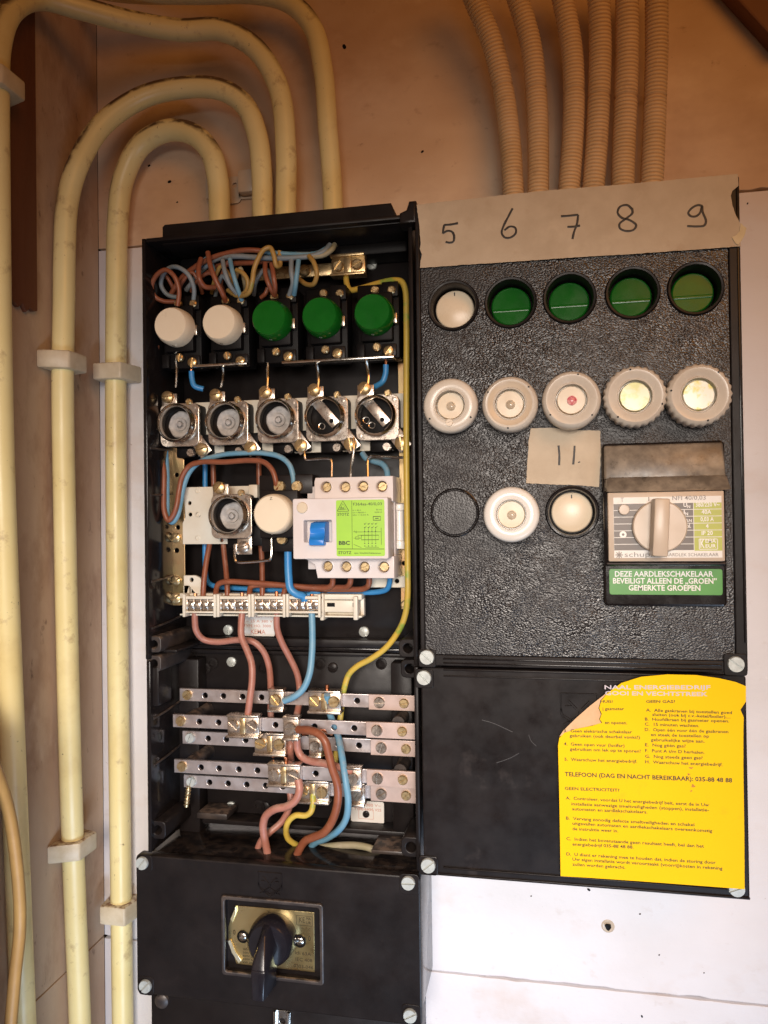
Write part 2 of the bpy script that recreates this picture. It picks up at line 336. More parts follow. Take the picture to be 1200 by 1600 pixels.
# ---------------------------------------------------------------- the setting: painted boards
ZJ_HI, ZJ_LO, XS = P(1180, 298, 0)[1], P(900, 1541, 0)[1], -.379
def struct(b, name, m, **k): return b.build(name, m, kind='structure', **k)
wx1 = .75
def board(z0, z1, m, seed):
    """one wall board, its edges slightly chipped along the joints"""
    random.seed(seed); n = 150; top = []; bot = []
    for i in range(n+1):
        x = XS+(wx1-XS)*i/n
        bot.append((x, z0+.0009+max(0, random.gauss(0, .0006)+.0016*noise.noise((x*40, seed, 0)))))
        top.append((x, z1-.0005-max(0, random.gauss(0, .0004))))
    return B().plate(bot+top[::-1], [], -.018, 0, .0005)
struct(board(ZJ_HI, .95, M['paint_high'], 1), 'wall_board', M['paint_high'])
bl = struct(board(ZJ_LO, ZJ_HI, M['paint_low'], 2), 'wall_board', M['paint_low'])
struct(board(-1.1, ZJ_LO, M['paint_low'], 3), 'wall_board', M['paint_low'])
struct(B().box(XS-.1, wx1, -1.1, .95, -.05, -.019), 'wall_backing', M['gap'])
# the plugged screw hole and small nail holes in the paint
b = B(); c = P(950, 1447, 0)
b.lathe((c[0], c[1], -.002), [(.0022, .0), (.0022, .0022), (.0042, .0026), (.0050, .0021)], 14, mod=lambda k, a: 1+.05*math.sin(7*a+k))
b.build('screw_hole', M['putty'], bl)
B().lathe((c[0], c[1], -.001), [(.0023, 0), (.0022, .0034), (0, .0030)], 9, mod=lambda k, a: 1+.2*math.sin(3*a)).build('screw_stub', M['dark'], bl)
random.seed(5)
for px, py, r in ((538, 73, .0020), (660, 237, .0012), (265, 284, .0016), (233, 259, .0012), (277, 316, .0008), (920, 1390, .0012), (1000, 1428, .0007), (1030, 1492, .0006), (1168, 318, .0007), (1003, 1588, .0009), (830, 1400, .0006), (1100, 1520, .0005)):
    c = P(px, py, 0); B().lathe((c[0], c[1], -.001), [(r, 0), (r*.9, .0013), (0, .0015)], 9, mod=lambda k, a: 1+.25*math.sin(2*a+px)).build('nail_hole', M['dark'], bl)
# side wall: two boards with a joint, running towards the viewer
zs = PX(163, 1462, XS)[1]
def sboard(z0, z1):
    b = B(); n = 60; pts = []
    for i in range(n+1): pts.append((i/n*.70, z0+.0008+.0006*noise.noise((i*.7, z0*10, 1))))
    for i in range(n, -1, -1): pts.append((i/n*.70, z1-.0006))
    b.plate(pts, [], 0, .018, .0004)
    for v in b.bm.verts: v.co = (XS-.018+v.co.z, v.co.y, v.co.x)
    return b
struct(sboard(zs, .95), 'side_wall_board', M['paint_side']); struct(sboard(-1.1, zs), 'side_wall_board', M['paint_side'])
# bare strip of wood on the side wall
a0, a1 = PX(50, 250, XS), PX(10, 250, XS); zt, zb = PX(35, 25, XS)[1]+.05, PX(35, 485, XS)[1]
pts = [(a0[2], zt), (a1[2]+.01, zt)]+[(a1[2]+.01-(a1[2]+.01-a0[2])*i/9, zb+.006*noise.noise((i*1.7, 3, 0))+.003*(i % 2)) for i in range(10)]
b = B().plate(pts, [], 0, .004, .0008)
for v in b.bm.verts: v.co = (XS+v.co.z, v.co.y, v.co.x)
b.build('wood_batten', M['bare_wood'], label='bare dark brown wooden strip on the side wall beside the top pipe bend', cat='batten')
# brown boards at the picture's corners
a, c = P(1135, -12, .012), P(1215, 76, .012)
B().plate([(a[0], a[1]), (c[0], c[1]), (c[0]+.2, c[1]+.02), (c[0]+.2, a[1]+.3), (a[0]-.2, a[1]+.3-.02)], [], .0, .016, .0015).build('sloping_board', M['beam_wood'], label='brown slanting wooden board crossing the wall above the numbered tape strip', cat='board')
# ---------------------------------------------------------------- conduits on the left
def pipe(pts, r, label, m='pipe', name='conduit_pipe', group='smooth yellowed conduits on the left', cat='pipe', seg=20, n=10):
    return B().tube(pts, r, seg, n).build(name, M[m], origin=pts[0], label=label, cat=cat, group=group)
xa = XS+.0105
top = [P(62, -3, .100), P(122, 12, .082), P(200, 33, .060), P(280, 47, .044), P(345, 47, .036), P(398, 75, .030), P(436, 140, .027), P(447, 240, .026), P(447, 300, .026), P(446, 380, .026)]
pipe([(xa, -1.08, .10), PX(41, 1700, xa), PX(37, 1600, xa), PX(29, 1400, xa), PX(21, 1200, xa), PX(13, 1000, xa), PX(7, 850, xa), PX(2, 700, xa), PX(-2, 500, xa), PX(-4, 300, xa), PX(-5, 160, xa), PX(-2, 70, xa), PX(16, 18, xa+.001)]+top, .0084,
     'leftmost yellowed pipe, bending at the top and sweeping over the smaller bends into the box')
pipe([(xa, -1.08, .045), PX(127, 1700, xa), PX(125, 1600, xa), PX(117, 1400, xa), PX(110, 1200, xa), PX(105, 1000, xa), PX(101, 800, xa), PX(98, 600, xa), PX(100, 470, xa), PX(101, 390, xa),
      PX(105, 320, xa+.001), P(120, 262, .060), P(160, 195, .048), P(225, 151, .038), P(300, 136, .031), P(348, 141, .028), P(382, 164, .026), P(402, 212, .025), P(409, 270, .025), P(410, 320, .025), P(409, 390, .025)], .0084,
     'yellowed pipe with flaking dirt on its wide bend, second from the side wall edge')
pipe([(P(194, 1680, .014)[0], -1.08, .014), P(194, 1700, .014), P(192, 1600, .014), P(190, 1450, .014), P(188, 1300, .014), P(184, 1000, .014), P(182, 800, .014), P(181, 600, .014), P(182, 450, .015), P(184, 350, .016),
      P(192, 283, .018), P(219, 228, .020), P(262, 204, .022), P(302, 210, .022), P(329, 238, .022), P(341, 285, .022), P(343, 330, .022), P(343, 400, .022)], .0088,
     'yellowed pipe with the smallest tight bend, running beside the left edge of the black boxes')
pipe([P(60, -40, .055), P(180, -14, .045), P(300, -10, .036), P(400, -10, .030), P(452, 4, .026), P(488, 42, .024), P(505, 110, .023), P(512, 200, .023), P(519, 290, .023), P(522, 390, .023)], .0079,
     'yellowed pipe curving down from the top edge, the one nearest the corrugated hoses')
pipe([PX(-40, 1130, XS+.05), PX(-12, 1190, XS+.045), PX(14, 1270, XS+.040), PX(28, 1370, XS+.038), PX(31, 1450, XS+.036), PX(22, 1540, XS+.036), PX(14, 1680, XS+.036), (XS+.036, -1.08, .13)], .0040,
     'brownish ochre cable bowing out beside the leftmost yellow pipe near the floor', m='arc', name='brown_arc', group=None, cat='arc', seg=14)  # thin curved brown tube standing clear of the side wall
a = PX(-4, 1500, XS+.06)
B().plate([(XS+.018, -.9), (XS+.045, -.9), (XS+.045, a[1]+.12), (XS+.018, a[1]+.15)], [], a[2]-.02, a[2]+.02, .002).build('wood_post', M['beam_wood'], label='reddish brown wooden post end at the lower edge by the leftmost pipe', cat='post')
# pipe clips of milky plastic
def clip(at, side, label, w_=.0140, h=.0070, out=.0225, tilt=0):
    x, z, d = at; b = B()
    if side:        # on the side wall
        b.hexa([(XS+.0005, z-h, d-w_-.007), (XS+.0005, z-h, d+w_+.006), (XS+.0005, z+h, d+w_+.006), (XS+.0005, z+h, d-w_-.007), (XS+out, z-h, d-w_), (XS+out, z-h, d+w_-.004), (XS+out, z+h, d+w_-.004), (XS+out, z+h, d-w_)], .0016)
    else:
        b.hexa([(x-w_-.003, z-h, .0005), (x+w_+.003, z-h, .0005), (x+w_+.003, z+h, .0005), (x-w_-.003, z+h, .0005), (x-w_, z-h, out), (x+w_-.002, z-h, out), (x+w_-.002, z+h, out), (x-w_, z+h, out)], .0016)
    return b.build('pipe_clip', M['clip'], label=label, cat='clip', group='milky plastic pipe clips')
clip(PX(-4, 130, xa), 1, 'milky plastic clip on the leftmost pipe just below its top bend')
clip(PX(99, 566, xa), 1, 'upper milky plastic clip on the pipe with the flaking bend')
clip(PX(115, 1322, xa), 1, 'lower milky plastic clip on the pipe with the flaking bend, frayed dirt above it')
clip(P(181, 583, .014), 0, 'upper milky plastic clip on the pipe beside the box edge', out=.027)
clip(P(189, 1421, .014), 0, 'lower milky plastic clip on the pipe beside the box edge, next to the switch box', .0125, .0078, .0265)
def saddle(px, py, label):
    c = P(px, py, 0); b = B()
    b.plate(rrect(c[0]-.015, c[0]+.016, c[1]-.0115, c[1]+.0115, .004), [(c[0]+.0105, c[1]+.004, .002)], .0005, .0022, .0004).box(c[0]-.0125, c[0]+.003, c[1]-.010, c[1]+.010, .002, .012, .003)
    b.build('pipe_saddle', M['putty'], label=label, cat='bracket', group='beige pipe saddles above the left box')
saddle(350, 300, 'beige saddle bracket behind the pipe with the tight bend, above the left box')
saddle(400, 290, 'beige saddle bracket behind the pipe with the flaking bend, above the left box')
# ---------------------------------------------------------------- corrugated hoses on the right
HG = 'corrugated hoses entering the numbered panel'
def hose(pts, r, label):
    pitch = .0027
    def rad(L):
        t = (L/pitch) % 1
        return r*(1-.13*(1-abs(math.cos(math.pi*t))**.55)) - (.0006 if 34 < L/pitch < 35.0 and r > .0078 else 0)
    p2 = crom(pts, 30); q = [p2[0]]; acc = 0; step = pitch/8
    for a, b_ in zip(p2, p2[1:]):
        seg = (b_-a).length; t = step-acc
        while t < seg: q.append(a.lerp(b_, t/seg)); t += step
        acc = (acc+seg) % step
    B().tube(q, r, 18, rad=rad, smooth=False).build('corrugated_hose', M['hose'], origin=pts[0], label=label, cat='hose', group=HG, ang=80)
D0 = .030
hose([P(717, -60, D0+.02), P(742, 2, D0+.012), P(768, 65, D0+.006), P(786, 140, D0), P(797, 220, D0), P(802, 300, D0), P(803, 350, D0)], .0080, 'corrugated cream hose furthest from the right edge, above the tape digits five and six')
hose([P(790, -60, D0+.014), P(810, 2, D0+.009), P(829, 70, D0+.004), P(838, 150, D0), P(841, 230, D0), P(841, 300, D0), P(841, 350, D0)], .0080, 'corrugated cream hose dropping to the tape just beyond the digit six')
hose([P(868, -60, D0+.01), P(880, 2, D0+.006), P(893, 75, D0+.002), P(897, 150, D0), P(894, 230, D0), P(889, 300, D0), P(887, 350, D0)], .0080, 'corrugated cream hose bowing over the tape digit seven')
hose([P(932, -60, D0+.012), P(936, 10, D0+.008), P(938, 80, D0+.004), P(936, 150, D0+.002), P(932, 230, D0), P(927, 300, D0), P(926, 350, D0)], .0082, 'straight corrugated cream hose with a dark kink ring, between tape digits seven and eight')
hose([P(980, -60, D0+.012), P(980, 10, D0+.008), P(980, 80, D0+.004), P(978, 150, D0+.002), P(975, 230, D0), P(973, 300, D0), P(973, 350, D0)], .0084, 'straight corrugated cream hose directly above the tape digit eight')
hose([P(1026, -60, D0+.01), P(1026, 10, D0+.006), P(1026, 80, D0+.002), P(1024, 150, D0), P(1021, 230, D0), P(1018, 300, D0), P(1016, 350, D0)], .0082, 'corrugated cream hose nearest the right edge, between tape digits eight and nine')
# ---------------------------------------------------------------- black enclosures on the left
UX0, UX1 = -.2993, -.0885
UZ1, UZ0, BZ0 = P(240, 371, .07)[1], P(440, 1036, .07)[1], P(440, 1348, .07)[1]-.0002
t = thing('upper_enclosure', 'open black upper box with the fuse holders and round knobs inside, its cover taken off', 'electrical box', (UX0, UZ0, 0))
def wallbox(t, x0, x1, z0, z1, d, th=.0032, top=True, bottom=True):
    B().box(x0, x1, z0, z1, .0015, .0055, .0006).build('back_panel', M['black'], t)
    B().box(x0, x0+th, z0, z1, .0057, d, .0008).build('side_panel', M['black_gloss'], t)
    B().box(x1-th, x1, z0, z1, .0057, d-.004, .0008).build('side_panel', M['black'], t)
    if top: B().box(x0+th+.0002, x1-th-.0002, z1-th, z1, .0057, d if top is True else top, .0008).build('top_panel', M['black'], t)
    if bottom: B().box(x0+th+.0002, x1-th-.0002, z0, z0+th, .0057, .016, .0008).build('bottom_panel', M['black_gloss'], t)
wallbox(t, UX0, UX1, UZ0, UZ1, .07)
e0, e1, _, ez = R(255, 336, 614, 400, .062)
ez = P(434, 335, .062)[1]
b = B().plate([(e0, UZ1-.004), (e0, ez-.002), (e0+.002, ez), (e1-.001, ez), (e1+.006, UZ1-.004)], [], .004, .064, .0012); b.build('cable_entry_hood', M['black'], t)
B().box(UX0+.012, UX1-.01, UZ1-.013, UZ1-.0035, .006, .030, .002).build('entry_shroud', M['dark'], t)
def tower(px, py, d1, r, t, d0=.006, name='screw_post'):
    x, z, _ = P(px, py, d1)
    B().plate(rrect(x-r, x+r, z-r, z+r, r*.55), [(x, z, r*.52, 20)], d0, d1, .0007).build(name, M['black_dusty' if r < .0064 else 'black'], t)
    B().lathe((x, z, d0), [(r*.5, 0), (r*.5, .03)], 16).build('post_bore', M['dark'], t)
tower(240, 1007, .066, .0062, t); tower(637, 1013, .060, .0066, t)
B().box(UX0+.02, UX1-.02, UZ0+.0035, UZ0+.010, .0057, .018, .001).build('inner_ledge', M['black'], t)
B().box(UX0+.0045, UX0+.02, UZ0+.0035, UZ0+.0060, .0057, .058, .001).build('inner_rib', M['black'], t)
for px, py in ((357, 984), (569, 987), (581, 414), (360, 470)):
    B().screw(P(px, py, .0062), .0042, .002, random.uniform(0, 3)).build('screw', M['screw_grey'], t)
# curved ribs moulded on the inner side wall
for py in (705, 775, 905, 975):
    z = P(262, py, .04)[1]; B().tube([(UX0+.0034, z, .066), (UX0+.0036, z+.001, .045), (UX0+.0034, z+.004, .012)], .0009, 8).build('side_rib', M['black_dusty'], t)
t = thing('lower_enclosure', 'open black lower box with five metal busbars across it, its cover taken off', 'electrical box', (UX0, BZ0, 0))
wallbox(t, UX0+.0006, UX1, BZ0, UZ0-.0012, .07, top=.013, bottom=False)
tower(240, 1037, .066, .0062, t); tower(246, 1297, .066, .0068, t); tower(640, 1045, .060, .0066, t); tower(642, 1324, .060, .0072, t)
for px, py, pd in ((311, 1065, .006), (388, 1087, .006)): pass
for (l, tt, r_, bb) in ((278, 1030, 311, 1300), (612, 1036, 645, 1300)):
    x0, x1, z0, z1 = R(l, tt, r_, bb, .022); B().box(x0, x1, z0, z1, .0057, .022, .0012).build('bar_support', M['black'], t)
for px, py in ((362, 1034), (520, 1043), (361, 1260), (362, 1307), (609, 1333), (415, 1260)):
    B().screw(P(px, py, .0062), .0041, .0018, random.uniform(0, 3)).build('screw', M['screw_grey' if px in (362, 361) else 'black'], t)
for px, py in ((322, 1044), (333, 1036), (411, 1043), (500, 1037), (596, 1037), (333, 1306), (405, 1258)):
    c = P(px, py, .0055); B().lathe((c[0], c[1], .0055), [(.0046, 0), (.0046, .0012), (.0028, .0014), (.0026, .0004), (0, .0004)], 18).build('moulded_boss', M['black'], t)
for py in (1110, 1180):
    z = P(262, py, .04)[1]; B().tube([(UX0+.004, z, .066), (UX0+.0042, z+.001, .045), (UX0+.004, z+.004, .012)], .0009, 8).build('side_rib', M['black_dusty'], t)
x0, x1, z0, z1 = R(238, 1040, 252, 1100, .06); B().box(UX0+.0036, UX0+.009, z0, z1, .045, .0665, .001).build('corner_rib', M['black'], t)
# studs that carry the front busbars
for px, py, d in ((290, 1127, .045), (621, 1131, .045), (292, 1196, .045), (624, 1206, .045)):
    x, z, _ = P(px, py, d); B().lathe((x, z, .0057), [(.0062, 0), (.0055, .01), (.0048, .0365)], 20).build('bar_stud', M['black_dusty'], t)
# slanted dusty ledge in the lower corner and bottom ridge
B().box(UX0+.022, UX0+.048, BZ0+.012, BZ0+.017, .0057, .030, .001).build('dusty_ledge', M['black_dusty'], t)
B().box(UX0+.024, UX1-.01, BZ0+.006, BZ0+.010, .0057, .024, .001).build('inner_rib', M['black'], t)
B().box(UX1-.040, UX1-.012, BZ0+.003, BZ0+.006, .0057, .05, .001).build('dusty_ledge', M['black_dusty'], t)
# ---------------------------------------------------------------- main switch box below
def emblem(b, cx, cz, d, s, m):
    q = lambda pts, wd=.0011: b.ribbon([(cx+x*s, cz+z*s, d) for x, z in pts], wd, .0007, 1)
    q([(-1, 1), (1, 1)]); q([(-1, 1), (-1, -.2)]); q([(1, 1), (1, -.2)])
    q([(-1, .15), (-.9, -.35), (0, -.95), (.9, -.35), (1, .15)], .0012); q([(-.85, -.75), (0, -.2), (.85, -.75)], .0013); q([(-.9, -.2), (0, -.75), (.9, -.2)], .0009)
    q([(-.6, .62), (-.15, .15)], .0016); q([(.6, .62), (.15, .15)], .0016); q([(-.75, .3), (-.35, .3)], .0012); q([(.35, .3), (.75, .3)], .0012); q([(0, .05), (0, -.2)], .001)
SZ1 = P(436, 1353, .072)[1]; SX0, SX1 = P(213, 1450, .072)[0], P(658, 1480, .072)[0]
SZ0 = (P(215, 1554, .072)[1]+P(660, 1602, .072)[1])/2
t = thing('switch_box', 'black closed switch box with a rotary handle on a gold plate, below the open boxes', 'switch box', (SX0, SZ0, 0))
B().box(SX0+.006, SX1-.0022, SZ0+.001, SZ1-.001, .001, .0625, .0015).build('box_body', M['black_gloss'], t)
p0, p1, q0, q1 = R(347, 1405, 506, 1530, .0725)
B().plate(rrect(SX0, SX1, SZ0, SZ1, .003), [rrect(p0+.002, p1-.002, q0+.002, q1-.002, .002)], .063, .072, .0012).build('cover', M['black'], t)
B().plate(rrect(p0, p1, q0, q1, .0025), [rrect(p0+.0028, p1-.0028, q0+.0028, q1-.0028, .002)], .0715, .0742, .0008).build('bezel', M['black_dusty'], t)
B().box(p0, p1, q0, q1, .0632, .0665).build('recess', M['black'], t)
g0, g1, h0, h1 = R(357, 1420, 491, 1512, .0675)
def gp(u, v): return (g0+(g1-g0)*u, h0+(h1-h0)*v)
B().plate([gp(.09, 0), gp(1, 0), gp(1, 1), gp(.10, 1), gp(.03, .78), gp(.0, .62), gp(0, .40), gp(.05, .2)], [], .0667, .0675, .0002).build('gold_plate', M['gold_plate'], t)
b = B()
for poly in ([gp(.10, 1), gp(.035, .78), gp(.06, .72), gp(.105, .90)], [gp(.0, .40), gp(.05, .20), gp(.13, .03), gp(.16, .09), gp(.09, .22), gp(.03, .42)]):
    b.plate(poly, [], .0677, .0692, .0002)
b.build('torn_foil_edge', M['foil_edge'], t)
b = B(); pd = .0676
def gt(st, u0, v0, u1, cap, bold=0): b.text(st, (*gp(u0, v0), pd), (*gp(u1, v0), pd), cap, bold)
gt('T', .455, .885, .495, .0034); gt('0', .055, .50, .085, .0036, .01); gt('0', .93, .52, .96, .0036, .01)
gt('Ith 63A', .78, .27, .96, .0024); gt('IEC 408', .785, .165, .975, .0024); gt('0303-046', .76, .05, .985, .0024)
gt('KE', .83, .82, .895, .0038); gt('MA', .91, .87, .965, .0019); gt('UR', .91, .80, .965, .0019)
for i in range(5): gt(('380V 63A AC3', '500V 40A 22', '660V 25A 18', '220V 63A 15', 'kW 30 22 15')[i], .17, .25-.055*i, .38, .0014)
for z_ in (.77, .93): b.ribbon([(*gp(.80, z_), pd), (*gp(.98, z_), pd)], .0003, .00005)
for x_ in (.80, .98): b.ribbon([(*gp(x_, .77), pd), (*gp(x_, .93), pd)], .0003, .00005)
b.build('plate_print', M['print_brown'], t)
for px, py in ((380, 1463), (469, 1470)):
    c = P(px, py, .0675); B().screw((c[0], c[1], .0680), .0030, .0014, .3).build('screw', M['steel'], t)
    B().lathe((c[0], c[1], .0674), [(.0046, 0), (.0046, .0010), (.0034, .0012), (.0034, 0)], 20).build('washer', M['dark'], t)
c = P(421, 1474, .078); kb = B().lathe((c[0], c[1], .067), [(.0178, 0), (.0178, .006), (.0165, .0125), (.0145, .0145), (0, .0150)], 40).build('rotary_knob', M['violet'], t)
b = B(); hx, hz = c[0]-.0006, c[1]
b.hexa([(hx-.0056, hz-.0285, .080), (hx+.0064, hz-.0285, .080), (hx+.0085, hz+.001, .080), (hx-.0085, hz+.001, .080), (hx-.0040, hz-.0275, .1025), (hx+.0048, hz-.0275, .1025), (hx+.0050, hz-.008, .100), (hx-.0055, hz-.008, .100)], .0012)
b.hexa([(hx-.0085, hz, .080), (hx+.0085, hz, .080), (hx+.003, hz+.0155, .080), (hx-.003, hz+.0155, .080), (hx-.0055, hz-.008, .100), (hx+.0050, hz-.008, .100), (hx+.0010, hz+.011, .088), (hx-.0010, hz+.011, .088)], .001)
b.build('handle', M['violet'], kb)
for px, py, a in ((223, 1348, .9), (638, 1379, .05), (228, 1540, .8), (641, 1586, .5)):
    c = P(px, py, .0725); B().screw((c[0], c[1], .0726), .0049, .0022, a, .12, .93).build('screw', M['screw_grey'], t)
b = B(); c = P(422, 1383, .0720); emblem(b, c[0], c[1], .0720, .0090, 0); b.build('embossed_emblem', M['black'], t)
for l, tt, r_, bb in ((214, 1336, 238, 1362), (216, 1526, 240, 1555), (624, 1366, 655, 1398), (628, 1570, 658, 1601)):
    x0, x1, z0, z1 = R(l, tt, r_, bb, .0725); B().plate(rrect(x0, x1, z0, z1, .003), [], .0718, .0726, .0004).build('corner_pad', M['black'], t)
x0, x1, z0, z1 = R(235, 1556, 640, 1980, .066)
t = thing('meter_box', 'black box at the bottom edge, below the switch box with the gold plate', 'electrical box', (x0, z0, 0))
B().box(x0, SX1-.008, z0, SZ0-.0008, .001, .064, .002).build('box_body', M['black'], t)
c = P(252, 1561, .066); B().lathe((c[0], c[1]-.002, .064), [(.0055, 0), (.0055, .002), (.004, .0032), (0, .0034)], 24).build('round_plug', M['black_dusty'], t)
x0, x1, z0, z1 = R(429, 1579, 454, 1640, .066); b = B().plate(rrect(x0, x1, z0, z1, .001), [((x0+x1)/2, z1-.008, .0022)], .0645, .066, .0003)
b.box(x0, x0+.002, z0, z1, .066, .0685, .0003).box(x1-.002, x1, z0, z1, .066, .0685, .0003); b.build('latch_plate', M['steel'], t)
# ---------------------------------------------------------------- inside the upper left box: rails and carriers
def strip(l, t, r, b, d, th, name, m, label, cat, holes=(), screws=(), rr=.001, group=None):
    x0, x1, z0, z1 = R(l, t, r, b, d); hs = [(*P(px, py, d)[:2], pr) for px, py, pr in holes]
    if not screws: return B().plate(rrect(x0, x1, z0, z1, rr), hs, d-th, d, .0003).build(name, M[m], label=label, cat=cat, group=group)
    o = thing(name, label, cat, (x0, z0, d-th), group); B().plate(rrect(x0, x1, z0, z1, rr), hs, d-th, d, .0003).build('strip', M[m], o)
    for px, py, pr, ps, a in screws: B().screw((*P(px, py, d)[:2], d), pr, .0022, a, .16).build('screw', M[ps], o)
    return o
strip(265, 640, 288, 946, .030, .0016, 'mounting_rail', 'rail', 'brassy mounting rail with holes along the dark side wall, beside the ivory carrier plate', 'rail', holes=((278, 824, .0018), (276, 860, .0020), (276, 742, .0018)), screws=((275, 840, .0042, 'brass', .7), (276, 907, .0040, 'brass', .5), (275, 935, .0046, 'brass', .6)), group='brassy mounting rails')
strip(624, 560, 639, 952, .026, .0016, 'mounting_rail', 'rail', 'brassy mounting rail behind the yellow wire and the white ceramic tube', 'rail', holes=((631, 880, .0016),), screws=((634, 945, .0038, 'brass', .9),), group='brassy mounting rails')
strip(288, 622, 634, 708, .033, .003, 'ceramic_strip', 'plate_white', 'long ivory strip running behind the row of five fuse sockets', 'strip', rr=.0015)
x0, x1, z0, z1 = R(285, 760, 408, 850, .034)
o = thing('carrier_plate', 'ivory carrier plate with small holes behind the single fuse socket and cream knob', 'plate', (x0, z0, .03))
hs = [(*P(px, py, .034)[:2], .0016) for px, py in ((309, 767), (310, 805), (309, 841), (346, 844), (296, 786))]
B().plate([(x0, z0), (x1, z0), (x1, z1), (x0+.001, z1), (x0+.0025, z1-.024), (x0, z1-.029)], hs, .031, .034, .0004).build('plate', M['plate_white'], o)
b = B()
for px, py in ((309, 767), (298, 804), (309, 804), (309, 841)):
    c = P(px, py, .0341); b.lathe((c[0], c[1], .0338), [(.0022, 0), (.0022, .0006), (.0017, .0008), (.0016, .0002), (0, .0002)], 14)
b.build('moulded_eyelet', M['plate_white'], o)
x0, x1, z0, z1 = R(392, 831, 410, 853, .047); B().box(x0, x1, z0, z1, .034, .047, .001).build('spacer', M['plate_white'], o)
x0, x1, z0, z1 = R(388, 757, 402, 778, .045); B().box(x0, x1, z0, z1, .034, .045, .001).build('spacer', M['plate_white'], o)
# ---------------------------------------------------------------- round knob switches in the open box
KG = 'round knob switches in the open box'
def knob_switch(at, m, label, mark_m):
    x, z, d = at; o = thing('knob_switch', label, 'switch', at, KG)
    B().box(-.0155+x, .0165+x, z-.030, z+.026, d-.036, d-.020, .001).box(x-.0115, x+.0125, z-.018, z+.018, d-.020, d-.0135, .0012).box(x-.0155, x-.0095, z-.030, z-.019, d-.020, d-.016, .0008).box(x+.004, x+.0165, z+.015, z+.0262, d-.020, d-.016, .0008).build('switch_base', M['dark'], o)
    k = B().lathe((x, z, d), [(.0140, -.0135), (.0148, -.0128), (.0145, -.0050), (.0139, -.0034), (.0132, -.0008), (.0126, 0), (0, .0001)], 48).build('knob', M[m], o, origin=(x, z, d))
    b = B(); n = 14
    for i in range(n):       # small zero on the skirt under the face
        a0, a1 = 2*math.pi*i/n, 2*math.pi*(i+1)/n
        q = [(x-.0012+.0011*math.cos(a)*s, z-.01462 , d-.0078+.0017*math.sin(a)*s) for a, s in ((a0, 1), (a1, 1), (a1, .55), (a0, .55))]
        b.bm.faces.new([b.bm.verts.new((p[0], z-math.sqrt(max(0, .01485**2-(p[0]-x)**2)), p[2])) for p in q])
    b.build('zero_mark', M[mark_m], k)
    for dx, dz in ((.0118, .0195), (-.0010, .0205), (.0000, -.0222)):
        B().screw((x+dx, z+dz, d-.0165), .0031, .0022, random.uniform(0, 3), .17, .7).build('screw', M['brass'], o)
    B().box(x+.0135, x+.0160, z-.006, z+.002, d-.020, d-.013, .0006).build('terminal_tab', M['nickel'], o)
    return o
kp = [P(a, b_, .069) for a, b_ in ((265.5, 507), (341.5, 503), (419.5, 496), (498.5, 492), (581, 487))]
for p_, m_, l_, mk in zip(kp, ('cream', 'cream', 'green', 'green', 'green'),
    ('cream round knob switch at the end of the row beside the box side wall', 'cream round knob switch beside the green ones, inside the open box',
     'green round knob switch next to a cream one, inside the open box', 'middle one of the open box green round knob switches', 'green round knob switch beside the long yellow wire in the open box'),
    ('ink', 'ink', 'print_white', 'print_white', 'print_white')):
    knob_switch(p_, m_, l_, mk)
# loose terminal screws on black blocks below the knobs, joined by two thin link bars
def linkbar(p0, p1, screws, label):
    a, c = P(*p0, .053), P(*p1, .053); o = thing('link_bar', label, 'link bar', a, 'thin link bars under the knob row'); zz = (a[1]+c[1])/2
    B().box(a[0], c[0], zz-.0010, zz+.0010, .046, .0545, .0004).build('strip', M['steel'], o)
    for px, py, ang in screws:
        s_ = P(px, py, .053); B().box(s_[0]-.0055, s_[0]+.0055, zz+.0008, s_[1]+.006, .030, .0510, .001).build('terminal_block', M['black'], o)
        B().screw((s_[0], s_[1], .0513), .0038, .0026, ang, .17, .7).build('screw', M['brass'], o)
linkbar((303, 571.5), (386, 569), ((300, 566, 1.4), (375, 564, .5)), 'short thin link bar with two brass screws under the cream knobs')
linkbar((441, 567), (616, 557), ((450, 557, .8), (527, 552, .6), (607, 548, .9)), 'long thin link bar with three brass screws under the green knobs')
